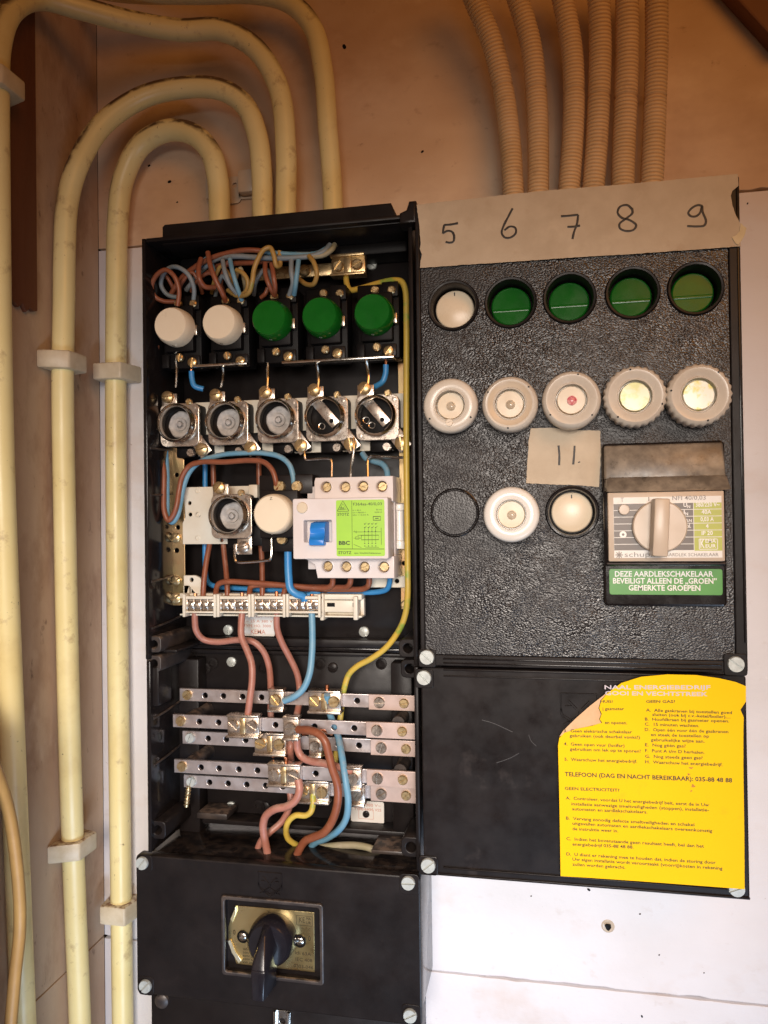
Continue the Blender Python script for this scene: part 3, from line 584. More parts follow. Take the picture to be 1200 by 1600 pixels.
# ---------------------------------------------------------------- fuse sockets
FG = 'open screw fuse sockets'
def socket(at, label, inner, tab=True):
    x, z, d = at; o = thing('fuse_socket', label, 'fuse socket', at, FG); r = .0151
    B().box(x-.015, x+.015, z-.017, z+.016, d-.034, d-.012, .003).box(x+.008, x+.022, z-.024, z-.008, d-.034, d-.018, .0015).box(x-.008, x+.008, z-.026, z-.013, d-.034, d-.020, .0015).build('socket_base', M['dark'], o)
    fl = rrect(x-r-.0012, x+r+.0016, z-r-.0028, z+r+.0012, .0052, 6)
    B().plate(fl, [(x, z, r-.0008, 40)], d-.0125, d-.0098, .0005).build('flange', M['nickel'], o)
    B().lathe((x, z, d), [(r-.0019, -.0120), (r-.0005, -.0098), (r-.0002, -.0075), (r-.0010, -.0062), (r, -.0048), (r-.0010, -.0034), (r+.0001, -.0018), (r-.0008, -.0004), (r-.0012, 0), (r-.0016, -.0005), (r-.0021, -.0016), (r-.0015, -.0032), (r-.0021, -.0048), (r-.0019, -.0120)], 44).build('threaded_ring', M['ring'], o)
    B().lathe((x, z, d-.0200), [(r-.0009, .0), (r-.0009, .0082), (r-.0022, .0084), (r-.0022, .0008), (0, .0008)], 40).build('well', M['dark'], o)
    if inner == 'disc':
        cx, cz = x+.0012, z-.0006; rr = .0106
        k = B().lathe((cx, cz, d-.0155), [(rr, -.002), (rr, .0045), (rr-.0009, .0056), (.0052, .0052), (.0048, .0066), (.0030, .0066), (.0026, .0050), (.0022, .0050), (.0018, .0080), (0, .0082)], 36,
                       mod=lambda q, a: (1+.07*noise.noise((a*2, q*.3, x*90))) if q < 3 else 1).build('contact_disc', M['mica'], o)
    else:
        an = -.87
        b = B(); b.box(-.0128, .0105, -.0036, .0042, 0, .0012, .0004).box(-.0128, -.0116, -.0036, .0042, -.004, .0004)
        for v in b.bm.verts:
            a0, c0 = v.co.x, v.co.y; v.co = (x+.0010+a0*math.cos(an)-c0*math.sin(an), z+.0018+a0*math.sin(an)+c0*math.cos(an), d-.0085+v.co.z)
        b.build('contact_tongue', M['nickel'], o)
        B().lathe((x+.0046, z-.0029, d-.0073), [(.0017, 0), (.0017, .0003), (0, .0003)], 16).build('rivet_hole', M['dark'], o)
        for j, (sx, sz) in enumerate(((-.0042, -.0062), (-.0085, -.0022)) if inner == 'tongue2' else ((-.0042, -.0062),)):
            pts = [(x+sx+.0024*math.cos(q*.9), z+sz+.0024*math.sin(q*.9), d-.018+q*.00022) for q in range(34)]
            B().tube(pts, .0005, 6, 2).build('contact_spring', M['steel'], o)
    # terminals: bracket and screw above, angled tab and screw below, base screw
    tb = B().box(x-.0150, x-.0022, z+r-.001, z+r+.0092, d-.0125, d-.0100, .0006).build('terminal_bracket', M['nickel'], o)
    B().screw((x-.0090, z+r+.0062, d-.0098), .0048, .0040, random.uniform(0, 1), .1, .55).build('screw', M['brass'], o)
    B().screw((x+.0085, z+r+.0020, d-.0100), .0026, .0020, 1, .12, .7).build('screw', M['brass'], o)
    if tab:
        b = B(); b.box(-.0055, .0055, -.0075, .0095, -.0012, 0, .0005)
        for v in b.bm.verts:
            a0, c0, an = v.co.x, v.co.y, .62; v.co = (x+.0170+a0*math.cos(an)-c0*math.sin(an), z-.0185+a0*math.sin(an)+c0*math.cos(an), d-.0130+v.co.z)
        b.build('terminal_tab', M['nickel'], o)
        B().screw((x+.0180, z-.0205, d-.0128), .0050, .0038, random.uniform(.3, 2.4), .1, .55).build('screw', M['brass'], o)
        B().screw((x+.0058, z-.0222, d-.0190), .0034, .0026, random.uniform(0, 3), .15, .85).build('screw', M['nickel'], o)
    else:
        B().box(x+.003, x+.015, z-.0305, z-.016, d-.016, d-.0140, .0006).build('terminal_tab', M['nickel'], o)
        B().screw((x+.0088, z-.0245, d-.0138), .0046, .0036, .4, .1, .6).build('screw', M['nickel'], o)
        B().box(x+.001, x+.0035, z-.030, z-.022, d-.020, d-.012, .0005).build('wire_cage', M['nickel'], o)
    for sx, sz in ((-.0128, -.0140), (.0130, .0125)):
        B().lathe((x+sx, z+sz, d-.0099), [(.0017, 0), (.0015, .0006), (0, .0008)], 14).build('rivet', M['nickel'], o)
    return o
for (a, b_), l_, i_ in zip(((271, 660), (347.6, 657), (426.7, 653), (504.5, 650), (584.5, 648)),
    ('empty fuse socket with a pale disc, nearest the side wall in its row', 'second empty fuse socket with a pale disc, counted from the box side wall',
     'empty fuse socket with a grey disc, in the middle of the row of five', 'empty fuse socket showing a diagonal metal tongue, next to the disc type ones', 'empty fuse socket showing a diagonal metal tongue, nearest the yellow wire'),
    ('disc', 'disc', 'disc', 'tongue', 'tongue2')):
    socket(P(a, b_, .060), l_, i_)
socket(P(353, 805, .066), 'single empty fuse socket on the ivory carrier plate beside the cream knob', 'disc', tab=False)
p_ = P(424, 803, .072); x, z, d = p_
o = thing('knob_switch', 'cream round knob switch between the single fuse socket and the residual current device', 'switch', p_, KG)
B().box(x-.017, x+.024, z-.029, z-.017, d-.040, d-.024, .0012).box(x-.017, x+.026, z+.015, z+.030, d-.040, d-.020, .0012).box(x-.0145, x+.0160, z-.018, z+.018, d-.040, d-.0135, .0012).build('switch_base', M['black'], o)
k = B().lathe(p_, [(.0146, -.0120), (.0152, -.0112), (.0150, -.0040), (.0146, -.0022), (.0138, -.0006), (.0132, 0), (0, .0001)], 48).build('knob', M['cream'], o)
B().text('Z', (x-.0011, z+.0105, d+.0001), (x+.0010, z+.0105, d+.0001), .0020).build('position_mark', M['ink'], k)
for dx, dz, r_ in ((.0000, .0208, .0046), (.0140, .0208, .0044), (.0020, -.0192, .0040)): B().screw((x+dx, z+dz, d-.0195 if dz > 0 else d-.018), r_, .0024, random.uniform(0, 3), .14, .85).build('screw', M['brass'], o)
B().lathe((x+.0145, z-.0245, d-.024), [(.0040, 0), (.0044, .004), (.0030, .009), (.0012, .010), (0, .010)], 16).build('ferrule', M['copper'], o)
# ---------------------------------------------------------------- residual current device
x0, x1, z0, z1 = R(457.5, 778, 606.5, 873.5, .075)
o = thing('residual_current_device', 'off-white residual current device with a blue lever and a lime green label', 'breaker', (x0, z0, .03))
tx0, tx1, tz0, tz1 = R(491, 745, 614, 776, .060); bx0, bx1, bz0, bz1 = R(496, 876, 616, 903.5, .060); sw = []
wx0, wx1, wz0, wz1 = R(474.5, 813, 518, 847, .075)
B().plate(rrect(x0, x1, z0, z1, .0014), [rrect(wx0, wx1, wz0, wz1, .0008)], .052, .075, .0007).build('housing', M['rcd'], o)
hs = []
for px, py in ((510, 761), (539.5, 761), (567.5, 760), (597, 760), (512, 885), (541, 885.5), (569.5, 886), (600, 886)):
    c = P(px, py, .060); hs.append((c[0], c[1], .0040))
B().plate([(tx0, tz0-.004), (tx1, tz0-.004), (tx1, tz1), (tx0+.001, tz1), (tx0, tz1-.003)], hs[:4], .030, .060, .0006).plate([(bx0-.012, bz1+.003), (bx0-.002, bz0+.010), (bx0, bz0), (bx1, bz0), (bx1, bz1+.003)], hs[4:], .030, .060, .0006).box(x0+.004, tx1-.0004, bz0+.006, tz1-.006, .029, .0515, .0006).build('terminal_housing', M['rcd'], o)
for h in hs:
    B().screw((h[0], h[1], .0562), .0036, .0022, random.choice((.1, .9, .5, .3)), .13, .8).build('screw', M['brass'], o)
    B().lathe((h[0], h[1], .0600), [(.0052, -.0006), (.0051, .0005), (.0042, .0008), (.0040, -.001)], 24, caps=False).build('screw_collar', M['rcd'], o)
B().box(wx0-.001, wx1+.001, wz0-.001, wz1+.001, .060, .0655).build('window_floor', M['rcd'], o)
l0, l1, m0, m1 = R(484, 817, 507, 852, .079); b = B()
prof = [(wz1-.0008, .066), (m1, .0765), (m1-.004, .0790), (m1-.0075, .0778), (m0+.0055, .0792), (m0+.004, .0815), (m0, .0812), (m0-.0002, .066)]
fa = [b.bm.verts.new((l0, a, d_)) for a, d_ in prof]; fb = [b.bm.verts.new((l1, a, d_)) for a, d_ in prof]
b.bm.faces.new(fa); b.bm.faces.new(fb[::-1])
for i in range(len(prof)): b.bm.faces.new((fa[i], fb[i], fb[(i+1) % len(prof)], fa[(i+1) % len(prof)]))
bmesh.ops.bevel(b.bm, geom=b.bm.edges[:], offset=.0004, segments=1, affect='EDGES'); b.build('lever', M['blue_lever'], o)
c = P(472.5, 793.5, .075); B().lathe((c[0], c[1], .0749), [(.0041, 0), (.0041, .0008), (.0037, .0014), (0, .0015)], 28).build('test_button', M['disc_cream'], o)
l0, l1, m0, m1 = R(525.5, 781, 601, 869, .0752)
lab = B().plate(rrect(l0, l1, m0, m1, .0012), [], .0750, .0753, .0001).build('label', M['lime'], o)
def up(u, v): return (l0+(l1-l0)*u, m0+(m1-m0)*v, .0754)
b = B(); rb = lambda pts, wd=.00025: b.ribbon([up(*p) for p in pts], wd, .00004, 1)
rb([(.33, .985), (.33, .135)]); rb([(.01, .13), (.99, .125)], .0004); rb([(.03, .80), (.265, .80)], .0003)
rb([(.03, .81), (.145, .99), (.265, .81)], .0005); rb([(.075, .83), (.145, .935), (.215, .83), (.075, .83)], .0003)
b.text('SL', up(.10, .84), up(.19, .84), .0014, .01); b.text('STOTZ', up(.03, .725), up(.27, .725), .0019, .012)
b.text('BBC', up(.05, .205), up(.28, .205), .0026, .03); b.text('STOTZ', up(.04, .04), up(.31, .04), .0019, .012)
b.text('F364aa-40/0,03', up(.36, .90), up(.95, .90), .0020); b.text('spec. Schaltbild Fehlerstrom', up(.37, .045), up(.92, .04), .0010, .01)
for i, s_ in enumerate(('In = 40 A', 'Un = 380/220 V', 'IΔn = 0,03 A')): b.text(s_, up(.35, .805-.042*i), up((.52, .62, .68)[i], .805-.042*i), .0009)
b.text('50 Hz', up(.83, .81), up(.95, .81), .0009); b.text('2000 A', up(.80, .765), up(.95, .765), .0009)
rb([(.77, .70), (.92, .70), (.92, .635), (.77, .635), (.77, .70)], .0005); rb([(.81, .668), (.88, .668)], .0006)
for i in range(4):
    u = .60+.075*i
    for v in (.57, .505, .44, .225, .18): b.lathe(up(u-.01, v), [(.0004, 0), (.0002, .00003)], 8)
    rb([(u, .56), (u+.025, .59)]); rb([(u, .50), (u+.025, .53)]); rb([(u-.01, .49), (u-.01, .24)], .0002)
rb([(.38, .43), (.92, .43)]); rb([(.44, .37), (.88, .37)]); rb([(.52, .37), (.88, .37), (.88, .29), (.52, .29), (.52, .37)], .0004); rb([(.36, .32), (.52, .32)]); rb([(.40, .345), (.47, .345), (.47, .30), (.40, .30), (.40, .345)]); rb([(.36, .43), (.38, .45), (.42, .41), (.42, .45)])
rb([(.93, .50), (.93, .20)]); rb([(.36, .21), (.52, .15)]); rb([(.60, .16), (.88, .155)])
b.build('label_print', M['print_black'], lab)
# white ceramic tube and ivory end plate beside it
c0, c1 = P(625, 786, .040), P(625, 857, .040); zz = c0[1]-c1[1]
B().lathe((c1[0], c1[1], .040), [(.0050, 0), (.0052, .003), (.0050, .0055), (.0036, .0062), (.0036, zz*.82), (.0054, zz*.84), (.0058, zz*.90), (.0054, zz*.97), (.003, zz)], 24, (0, 1, 0)).build('ceramic_tube', M['white_cap'], label='white ceramic tube standing between the residual current device and the yellow wire', cat='ceramic tube')
x0, x1, z0, z1 = R(575, 900, 634, 918, .030); c = P(620, 908, .03)
B().plate(rrect(x0, x1, z0, z1, .001), [(c[0], c[1], .0018)], .026, .030, .0004).build('end_plate', M['plate_white'], label='ivory end plate with a round hole under the corner of the residual current device', cat='plate')
# ---------------------------------------------------------------- terminal strip
x0, x1, z0, z1 = R(286, 931, 568, 962, .032)
o = thing('terminal_carrier', 'ivory terminal carrier rail with an empty end, below the residual current device', 'carrier', (x0, z0, .02))
e0 = P(503, 946, .036)[0]
B().box(x0, x1, z0+.001, z1, .024, .030, .0006).box(x0, x1, z1-.002, z1+.0022, .024, .038, .0006).box(x0, x1, z0, z0+.0014, .024, .038, .0005).build('rail', M['plate_white'], o)
B().box(e0, x1-.006, z0+.004, z1-.0025, .030, .0375, .0006).box(x1-.006, x1-.0025, z0-.0015, z1+.001, .030, .0415, .0008).box(e0, e0+.003, z0-.002, z1+.003, .030, .042, .0008).build('empty_end', M['plate_white'], o)
for px, py in ((517, 945), (553, 945)):
    h0, h1, h2, h3 = R(px-6 if px < 540 else px-2, py-3, px+6 if px < 540 else px+2, py+3, .0378); B().box(h0, h1, h2, h3, .0372, .0378).build('slot', M['dark'], o)
x0, x1, z0, z1 = R(287, 899, 316, 940, .036); c = P(299, 906, .036); s0, s1, s2, s3 = R(287, 916, 295, 931, .036)
B().plate([(x0, z0), (x1, z0), (x1, z1-.006), (x1-.002, z1-.002), (x1-.006, z1), (x0, z1)], [(c[0], c[1], .0018), [(s0+.0004, s2), (s1, s2), (s1, s3), (s0+.0004, s3)]], .032, .036, .0005).build('mounting_lug', M['plate_white'], o)
TG = 'four pole terminal blocks on the ivory rail'
def tblock(l, r_, label):
    x0, x1, z0, z1 = R(l, 934, r_, 958, .045); o = thing('terminal_block', label, 'terminal block', (x0, z0, .038), TG); n = 4
    B().box(x0, x1, z0, z0+.0016, .0385, .046, .0005).box(x0, x1, z1-.0012, z1+.0012, .0385, .045, .0005).box(x0, x0+.0022, z0-.003, z1+.003, .0385, .0475, .0006).box(x1-.0022, x1, z0-.003, z1+.003, .0385, .0475, .0006).build('insulating_body', M['plate_white'], o)
    B().box(x0+.0024, x1-.0024, z0+.0018, z1-.0014, .0385, .0425, .0008).build('metal_core', M['nickel'], o)
    for i in range(n):
        cx = x0+.0024+(x1-x0-.0048)*(i+.5)/n
        B().screw((cx, (z0+z1)/2, .0430), .0031, .0020, random.uniform(0, 3), .15, .6).build('screw', M['nickel'], o)
        B().tube([(cx-.0033, z0+.0022, .0432), (cx-.0028, (z0+z1)/2+.001, .0438), (cx-.0033, z1-.0018, .0432)], .0008, 8, 5).build('clamp_spring', M['nickel'], o)
tblock(287, 339, 'terminal block at the lug end of the ivory rail, a pink wire curving out below')
tblock(340, 393, 'terminal block second from the lug end of the ivory rail')
tblock(394, 447, 'terminal block third from the lug end, just above the small white label')
tblock(448, 502, 'terminal block holding the blue wires, beside the empty end of the ivory rail')
def plabel(l, t_, r_, b_, d, lines, label, hole=None):
    x0, x1, z0, z1 = R(l, t_, r_, b_, d); o = thing('rating_label', label, 'label', (x0, z0, d-.001))
    B().plate(rrect(x0, x1, z0, z1, .0014), [], d-.001, d, .0002).build('plate', M['label'], o); b = B()
    for st, u0, u1, v, cap in lines: b.text(st, (x0+(x1-x0)*u0, z0+(z1-z0)*v, d), (x0+(x1-x0)*u1, z0+(z1-z0)*v, d), cap*(z1-z0), .008)
    b.build('print', M['print_red'], o)
    if hole:
        c = P(*hole, d); B().screw((c[0], c[1], d), .0028, .0012, .7).build('screw', M['black'], o)
        b = B()
        for q in ((-1, 1), (1, 1)), ((1, 1), (1, -1)), ((1, -1), (-1, -1)), ((-1, -1), (-1, 1)): b.ribbon([(c[0]+u*.006, c[1]+v*.0038, d) for u, v in q], .0003, .00005)
        b.build('print_frame', M['print_red'], o)
plabel(372, 957, 429, 994, .014, (('1 - ~ 220 V/N', .22, .92, .80, .11), ('3 - ~ 25 A 380 V', .05, .95, .58, .11), ('TYPE HO. 3000', .15, .9, .38, .11), ('KEMA', .35, .75, .10, .18)), 'small white rating label with faded red print hanging under the terminal blocks')
plabel(548, 1252, 600, 1285, .010, (('50 A  380 V~', .08, .9, .76, .13), ('TYPE HOS VSS', .10, .92, .55, .13)), 'white rating label with a dark screw through it below the busbars', (572, 1272))
# ---------------------------------------------------------------- busbars
BG = 'metal busbars across the lower box'
def busbar(l, tl, bl, r_, tr, br, d, xp, holes, label, end_a):
    a0, a1, c0, c1 = P(l, tl, d), P(l, bl, d), P(r_, tr, d), P(r_, br, d)
    sx, zm = P(xp, (tl+bl)/2, d)[0], 0
    za, zb = (a0[1]+a1[1])/2, (P(xp, 0, d)[1], 0)
    h = (a0[1]-a1[1])/2; z = za; o = thing('busbar', label, 'busbar', (a0[0], z-h, d-.003), BG)
    hs = [(P(px, 1100, d)[0], z, .0023, 18) for px in holes]; x1 = UX1-.0015
    B().plate([(a0[0], z-h), (x1, z-h), (x1, z+h), (a0[0], z+h)], hs, d-.003, d, .0003).build('bar', M['bar'], o)
    h2 = h*1.16; B().plate([(sx, z-h2), (x1+.002, z-h2), (x1+.002, z+h2), (sx, z+h2)], [], d+.0002, d+.0026, .0003).build('bridge_strip', M['bar_cu'], o)
    B().screw((a0[0]+.0070, z, d), .0040, .0024, end_a, .14, .9).build('screw', M['screw_grey' if end_a > 1 else 'brass'], o)
    for k, dx in enumerate((.0085, .0275)): B().screw((sx+dx, z, d+.0027), .0043 if k == 0 else .0037, .0022, random.uniform(0, 1.6), .14, .85).build('screw', M['nickel' if k == 0 else 'brass'], o)
    return z
z1_ = busbar(280.5, 1075.5, 1095, 648, 1083, 1109, .036, 577, (320.5, 349, 379, 408.5, 558), 'topmost of the five metal busbars', .9)
z2_ = busbar(270, 1116, 1136, 648, 1124, 1152, .048, 573, (311, 341, 430, 491, 521.5, 553), 'front metal busbar directly below the topmost one', .7)
z3_ = busbar(285, 1142, 1162, 648, 1151, 1178, .036, 580, (324.5, 353, 383, 528, 560), 'metal busbar at the middle of the five, half behind another', 1.2)
z4_ = busbar(272, 1186.5, 1207, 650, 1203, 1229, .048, 574, (313, 341, 372, 401, 492), 'fourth metal busbar down, overlapping the bottom one', .6)
z5_ = busbar(287, 1210.5, 1230, 650, 1229, 1254, .036, 580, (326, 355, 384, 413.5, 440), 'bottom metal busbar, a long screw hanging from its bare end', 1.3)
c = P(297, 1222, .034); b = B()
pts = [(c[0]+.001-.002*q/40+.0018*math.cos(q*.9), c[1]-.003-.014*q/40, .039+.0018*math.sin(q*.9)) for q in range(41)]
b.tube(pts, .0006, 6, 3).tube([(c[0]+.001, c[1]-.002, .039), (c[0]-.001, c[1]-.018, .039)], .0017, 10); b.build('hanging_screw', M['brass'], label='threaded screw dangling under the bare end of the bottom busbar', cat='screw')
CG = 'clamps on the busbars'
def clamp(px, zc, d, kind, label, m='nickel'):
    x = P(px, 1150, d)[0]; z = zc; o = thing('busbar_clamp', label, 'clamp', (x, z, d), CG)
    w_ = .0128 if kind == 2 else .0062 if kind == 1 else .0052; h = .0072
    b = B().box(x-w_, x+w_, z-h, z+h, d+.0002, d+.0062, .0008).box(x-w_*1.03, x+w_*1.03, z-h-.0018, z-h+.0002, d-.002, d+.0092, .0006).box(x-w_, x+w_, z+h-.0006, z+h+.0014, d-.002, d+.0078, .0005)
    b.build('clamp_plate', M[m], o)
    for dx in ((-.0076, .0078) if kind == 2 else (0,)):
        B().screw((x+dx, z+.0003, d+.0063), .0044 if kind else .0040, .0030, random.uniform(0, 3), .13, .88).build('screw', M['nickel' if kind == 0 else 'screw_grey' if m != 'nickel' else 'brass' if d < .04 else 'nickel'], o)
    if kind == 2: B().box(x-.0022, x+.0022, z-h+.001, z+h-.0008, d+.0062, d+.0076, .0009).build('wire_groove', M['brass' if m == 'nickel' else m], o)
    return o
clamp(511, z1_, .0365, 2, 'wide clamp with two screws on the topmost busbar')
clamp(436, z1_, .0365, 1, 'small clamp on the topmost busbar holding the end of the blue wire')
clamp(384.5, z2_, .0485, 2, 'wide clamp with two screws on the second busbar, where the lighter pink wire ends')
clamp(458.5, z2_, .0485, 1, 'small clamp on the second busbar from which the brown wire loops out')
clamp(426, z3_, .0365, 2, 'wide clamp with two screws on the middle busbar')
clamp(496, z3_, .0365, 0, 'small dull clamp behind the brown loop on the middle busbar')
clamp(447, z4_, .0485, 2, 'wide clamp with two screws on the fourth busbar')
clamp(554, z4_, .0485, 1, 'small clamp beside the blue wire on the fourth busbar, catching a pink wire')
clamp(491, z5_, .0365, 2, 'wide clamp with two screws on the bottom busbar, holding the yellow wire')
clamp(561, z5_, .0365, 0, 'small dull clamp under the blue wire on the bottom busbar')
# ---------------------------------------------------------------- wires: pixel trail with depth for every bend
def wire(trail, r, m, label, name='wire', cat='wire', group=None, tips=(), seg=12):
    pts = [P(*p) for p in trail]
    if not tips: return B().tube(pts, r, seg).build(name, M[m], origin=pts[0], label=label, cat=cat, group=group)
    o = thing(name, label, cat, pts[0], group); B().tube(pts, r, seg).build('insulation', M[m], o)
    for tr in tips: B().tube([P(*p) for p in tr], r*.55, 8).build('copper_tip', M['copper'], o)
    return o
WG = 'wires inside the open boxes'
W = lambda tr, r, m, l, **k: wire(tr, r, m, l, group=WG, **k)
stub = lambda px, py, d=.040: [(px, py+6, d), (px, py-12, d)]
W([(305, 952, .036), (304.5, 968, .036), (307, 986, .034), (318, 999, .030), (340, 1003, .028), (372, 1000, .028), (396, 1003, .028), (411, 1017, .026), (420, 1040, .024), (423, 1075, .022), (423, 1110, .026), (425, 1150, .038)], .0026, 'pink_wire', 'pinkish brown wire sweeping sideways and then down behind the topmost busbar', tips=(stub(305, 939),))
W([(379, 952, .040), (377, 975, .042), (377.5, 995, .044), (386, 1016, .046), (393, 1036, .048), (394, 1062, .050), (390, 1095, .052), (386, 1128, .052)], .0027, 'pink_wire', 'pinkish brown wire passing in front of the topmost busbar to a clamp', tips=(stub(378, 938),))
W([(432.5, 952, .036), (433, 982, .034), (440, 1003, .032), (453, 1028, .028), (464, 1052, .025), (468, 1075, .024), (467, 1100, .030), (461, 1128, .046)], .0026, 'pink_wire', 'reddish brown wire slanting from the small white label down to the second busbar', tips=(stub(432, 936),))
W([(487, 953, .040), (488, 985, .042), (487.5, 1020, .044), (483, 1055, .047), (473, 1077, .049), (460, 1088, .050), (444, 1095, .048)], .0026, 'pale_blue_wire', 'dusty blue wire dropping from the terminal blocks and bending to the topmost busbar clamp', tips=(stub(487, 940),))
W([(541, 428, .030), (541.5, 442, .032), (547, 453, .034), (562, 451, .036), (590, 443, .040), (614, 438, .044), (627, 440, .046), (633, 452, .047), (635, 500, .048), (635, 600, .049), (635, 700, .050), (636, 800, .050), (637, 880, .050), (637, 930, .050), (634, 957, .048), (626, 980, .046), (604, 1011, .042), (580, 1029, .040), (558, 1041, .038), (545, 1054, .036), (538, 1075, .034), (535, 1095, .028), (532, 1120, .026), (529, 1150, .024), (525, 1180, .024), (521, 1215, .026)], .0023, 'yellow_wire', 'long yellow and green wire down the edge of the open boxes into the busbars')
W([(511, 1085, .044), (513, 1106, .038), (520, 1128, .034), (527, 1146, .038), (534, 1180, .050), (540, 1220, .058), (544, 1250, .058), (541, 1278, .054), (528, 1298, .048), (510, 1310, .042), (494, 1316, .036), (485, 1326, .030), (481, 1350, .026)], .0026, 'pale_blue_wire', 'blue wire running down across the lower busbars to the bottom of the box')
W([(466, 1140, .056), (482, 1141, .062), (497, 1146, .066), (508, 1158, .068), (513, 1176, .068), (519, 1200, .068), (527, 1225, .067), (528, 1250, .065), (521, 1278, .062), (507, 1300, .058), (490, 1308, .054), (476, 1315, .050), (465, 1334, .048), (462, 1352, .046)], .0031, 'brown_wire', 'thick brown wire looping in front of the busbars down to the box floor')
W([(464, 1150, .046), (465, 1170, .044), (471, 1182, .044), (485, 1189, .046), (507, 1193, .050), (530, 1199, .052), (552, 1206, .054)], .0029, 'pink_wire', 'thick pinkish wire curving behind the brown loop to the fourth busbar')
W([(456, 1148, .030), (454, 1168, .036), (455, 1188, .030), (458, 1205, .028), (450, 1225, .030), (454, 1244, .032), (452, 1262, .034), (440, 1284, .036), (422, 1300, .040), (408, 1314, .042), (401, 1334, .042), (399, 1352, .042)], .0026, 'pink_wire', 'pinkish wire from under the fourth busbar, crossing behind another one')
W([(466, 1218, .056), (468, 1234, .058), (462, 1250, .058), (448, 1260, .058), (430, 1264, .058), (416, 1274, .056), (411, 1290, .054), (413, 1308, .052), (417, 1328, .050), (421, 1352, .048)], .0030, 'pink_wire', 'thick pinkish wire bending in an S shape below the fourth busbar')
W([(489, 1240, .042), (489, 1256, .044), (486, 1268, .045), (478, 1274, .045), (462, 1274, .045), (451, 1283, .044), (447, 1296, .042), (450, 1310, .038), (463, 1320, .032), (478, 1326, .026)], .0023, 'yellow_wire', 'short yellow wire hooking down from the bottom busbar')
W([(474, 1325, .028), (500, 1324, .028), (530, 1321, .030), (558, 1321, .032), (580, 1326, .034), (595, 1335, .034), (604, 1350, .034)], .0027, 'olive_wire', 'dusty olive sleeved wire lying along the bottom of the lower box')
B().tube([P(473, 1147, .050), P(484, 1145, .052), P(500, 1142, .050), P(519, 1147, .044)], .0013, 8).build('copper_strand', M['copper'], label='bare copper strand poking out behind the brown loop', cat='wire')
for px, py, d, l in ((511, 1076, .040, 'bare copper stub above the topmost busbar clamp'), (427, 1177, .040, 'bare copper stub below the middle busbar clamp'), (447, 1190, .052, 'bare copper stub above the fourth busbar clamp')):
    a = P(px, py-6, d); c = P(px, py+6, d); B().tube([a, c], .0015, 10).build('copper_stub', M['copper'], label=l, cat='wire end', group='bare wire ends at the clamps')
# upper box, middle part
W([(245, 540, .050), (243.5, 560, .050), (242.5, 600, .052), (244, 650, .040), (249, 700, .040), (256, 735, .044), (256, 770, .046), (257, 800, .048), (263, 813, .048), (270, 806, .048), (276, 790, .048), (280, 765, .046), (285, 744, .046), (296, 728, .046), (315, 722, .048), (350, 722, .050), (390, 719.5, .052), (412, 722, .053), (425, 734, .054), (431, 752, .054), (432, 764, .052)], .0021, 'brown_wire', 'brown wire hanging in a loop by the side wall and arching to the cream knob')
W([(259, 640, .034), (259, 700, .036), (261, 740, .040), (261, 780, .042), (263, 810, .044), (269, 816, .044), (277, 806, .044), (282, 785, .043), (287, 760, .043), (296, 738, .043), (312, 722, .044), (345, 711, .046), (380, 708, .048), (412, 708, .049), (438, 714, .050), (452, 726, .051), (458, 744, .051), (459, 760, .050)], .0021, 'pale_blue_wire', 'dull blue wire following the brown loop and arching above it to the cream knob')
W([(320.5, 700, .020), (320.5, 780, .018), (320, 850, .018), (321, 890, .018), (324, 908, .020), (333, 915, .022), (370, 919, .024), (450, 922, .026), (530, 924, .028), (590, 925, .030), (605, 920, .033), (609, 908, .036), (609, 896, .038)], .0021, 'blue_wire', 'bright blue wire running behind the carrier plate and along under the residual current device')
for tr, l in (([(333, 725, .022), (334, 780, .022), (329, 840, .030), (322, 880, .036), (318, 915, .040), (317, 942, .040)], 'brown wire leaning from the single fuse socket down to the lug end terminal block'),
              ([(346, 800, .022), (349, 850, .028), (353, 890, .032), (355, 915, .036), (355.5, 942, .038)], 'brown wire dropping straight to the second terminal block'),
              ([(404, 705, .022), (405, 760, .022), (407, 840, .028), (409.5, 880, .032), (410, 915, .036), (410, 942, .038)], 'brown wire dropping behind the silver U link to the third terminal block')):
    W(tr, .0022, 'brown_wire', l)
W([(337.5, 942, .038), (337.5, 925, .038), (341, 913, .040), (352, 909, .041), (400, 911, .042), (450, 915, .042), (500, 919, .042), (512, 918, .043), (519, 913, .044), (520, 900, .045)], .0022, 'brown_wire', 'brown bridging wire running level from the lug end terminal block to the residual current device')
W([(389.5, 942, .038), (390, 925, .038), (393, 916, .040), (420, 914, .038), (480, 917, .038), (530, 918, .040), (542, 917, .042), (547, 911, .044), (548, 900, .045)], .0022, 'brown_wire', 'brown bridging wire running level from the second terminal block to the residual current device')
W([(443.5, 942, .038), (444, 926, .038), (448, 918, .038), (480, 920, .036), (545, 921, .038), (568, 920, .040), (576, 914, .043), (577, 900, .045)], .0022, 'brown_wire', 'brown bridging wire running level from the third terminal block to the residual current device')
W([(450, 848, .042), (450, 870, .044), (451, 900, .046), (454, 920, .047), (463, 928, .046), (474, 932, .043), (477, 944, .040)], .0030, 'blue_wire', 'bright blue thick wire dropping from the cream knob to the terminal blocks')
B().tube([P(459, 934, .040), P(480, 930, .038), P(497, 926, .034), P(499, 940, .038)], .0020, 10).build('wire', M['blue_wire'], label='short bright blue wire end tucked behind the last terminal block', cat='wire', group=WG)
LG = 'bare metal link wires'
def link(tr, l, r=.0011): wire(tr, r, 'steel', l, name='link_wire', cat='link wire', group=LG, seg=8)
link([(365.5, 852, .050), (366, 862, .052), (367.5, 874, .054), (371, 878, .054), (392, 878, .054), (414, 876, .054), (422, 874, .054), (424, 866, .054), (424, 838, .052)], 'silver U shaped link under the single fuse socket and cream knob')
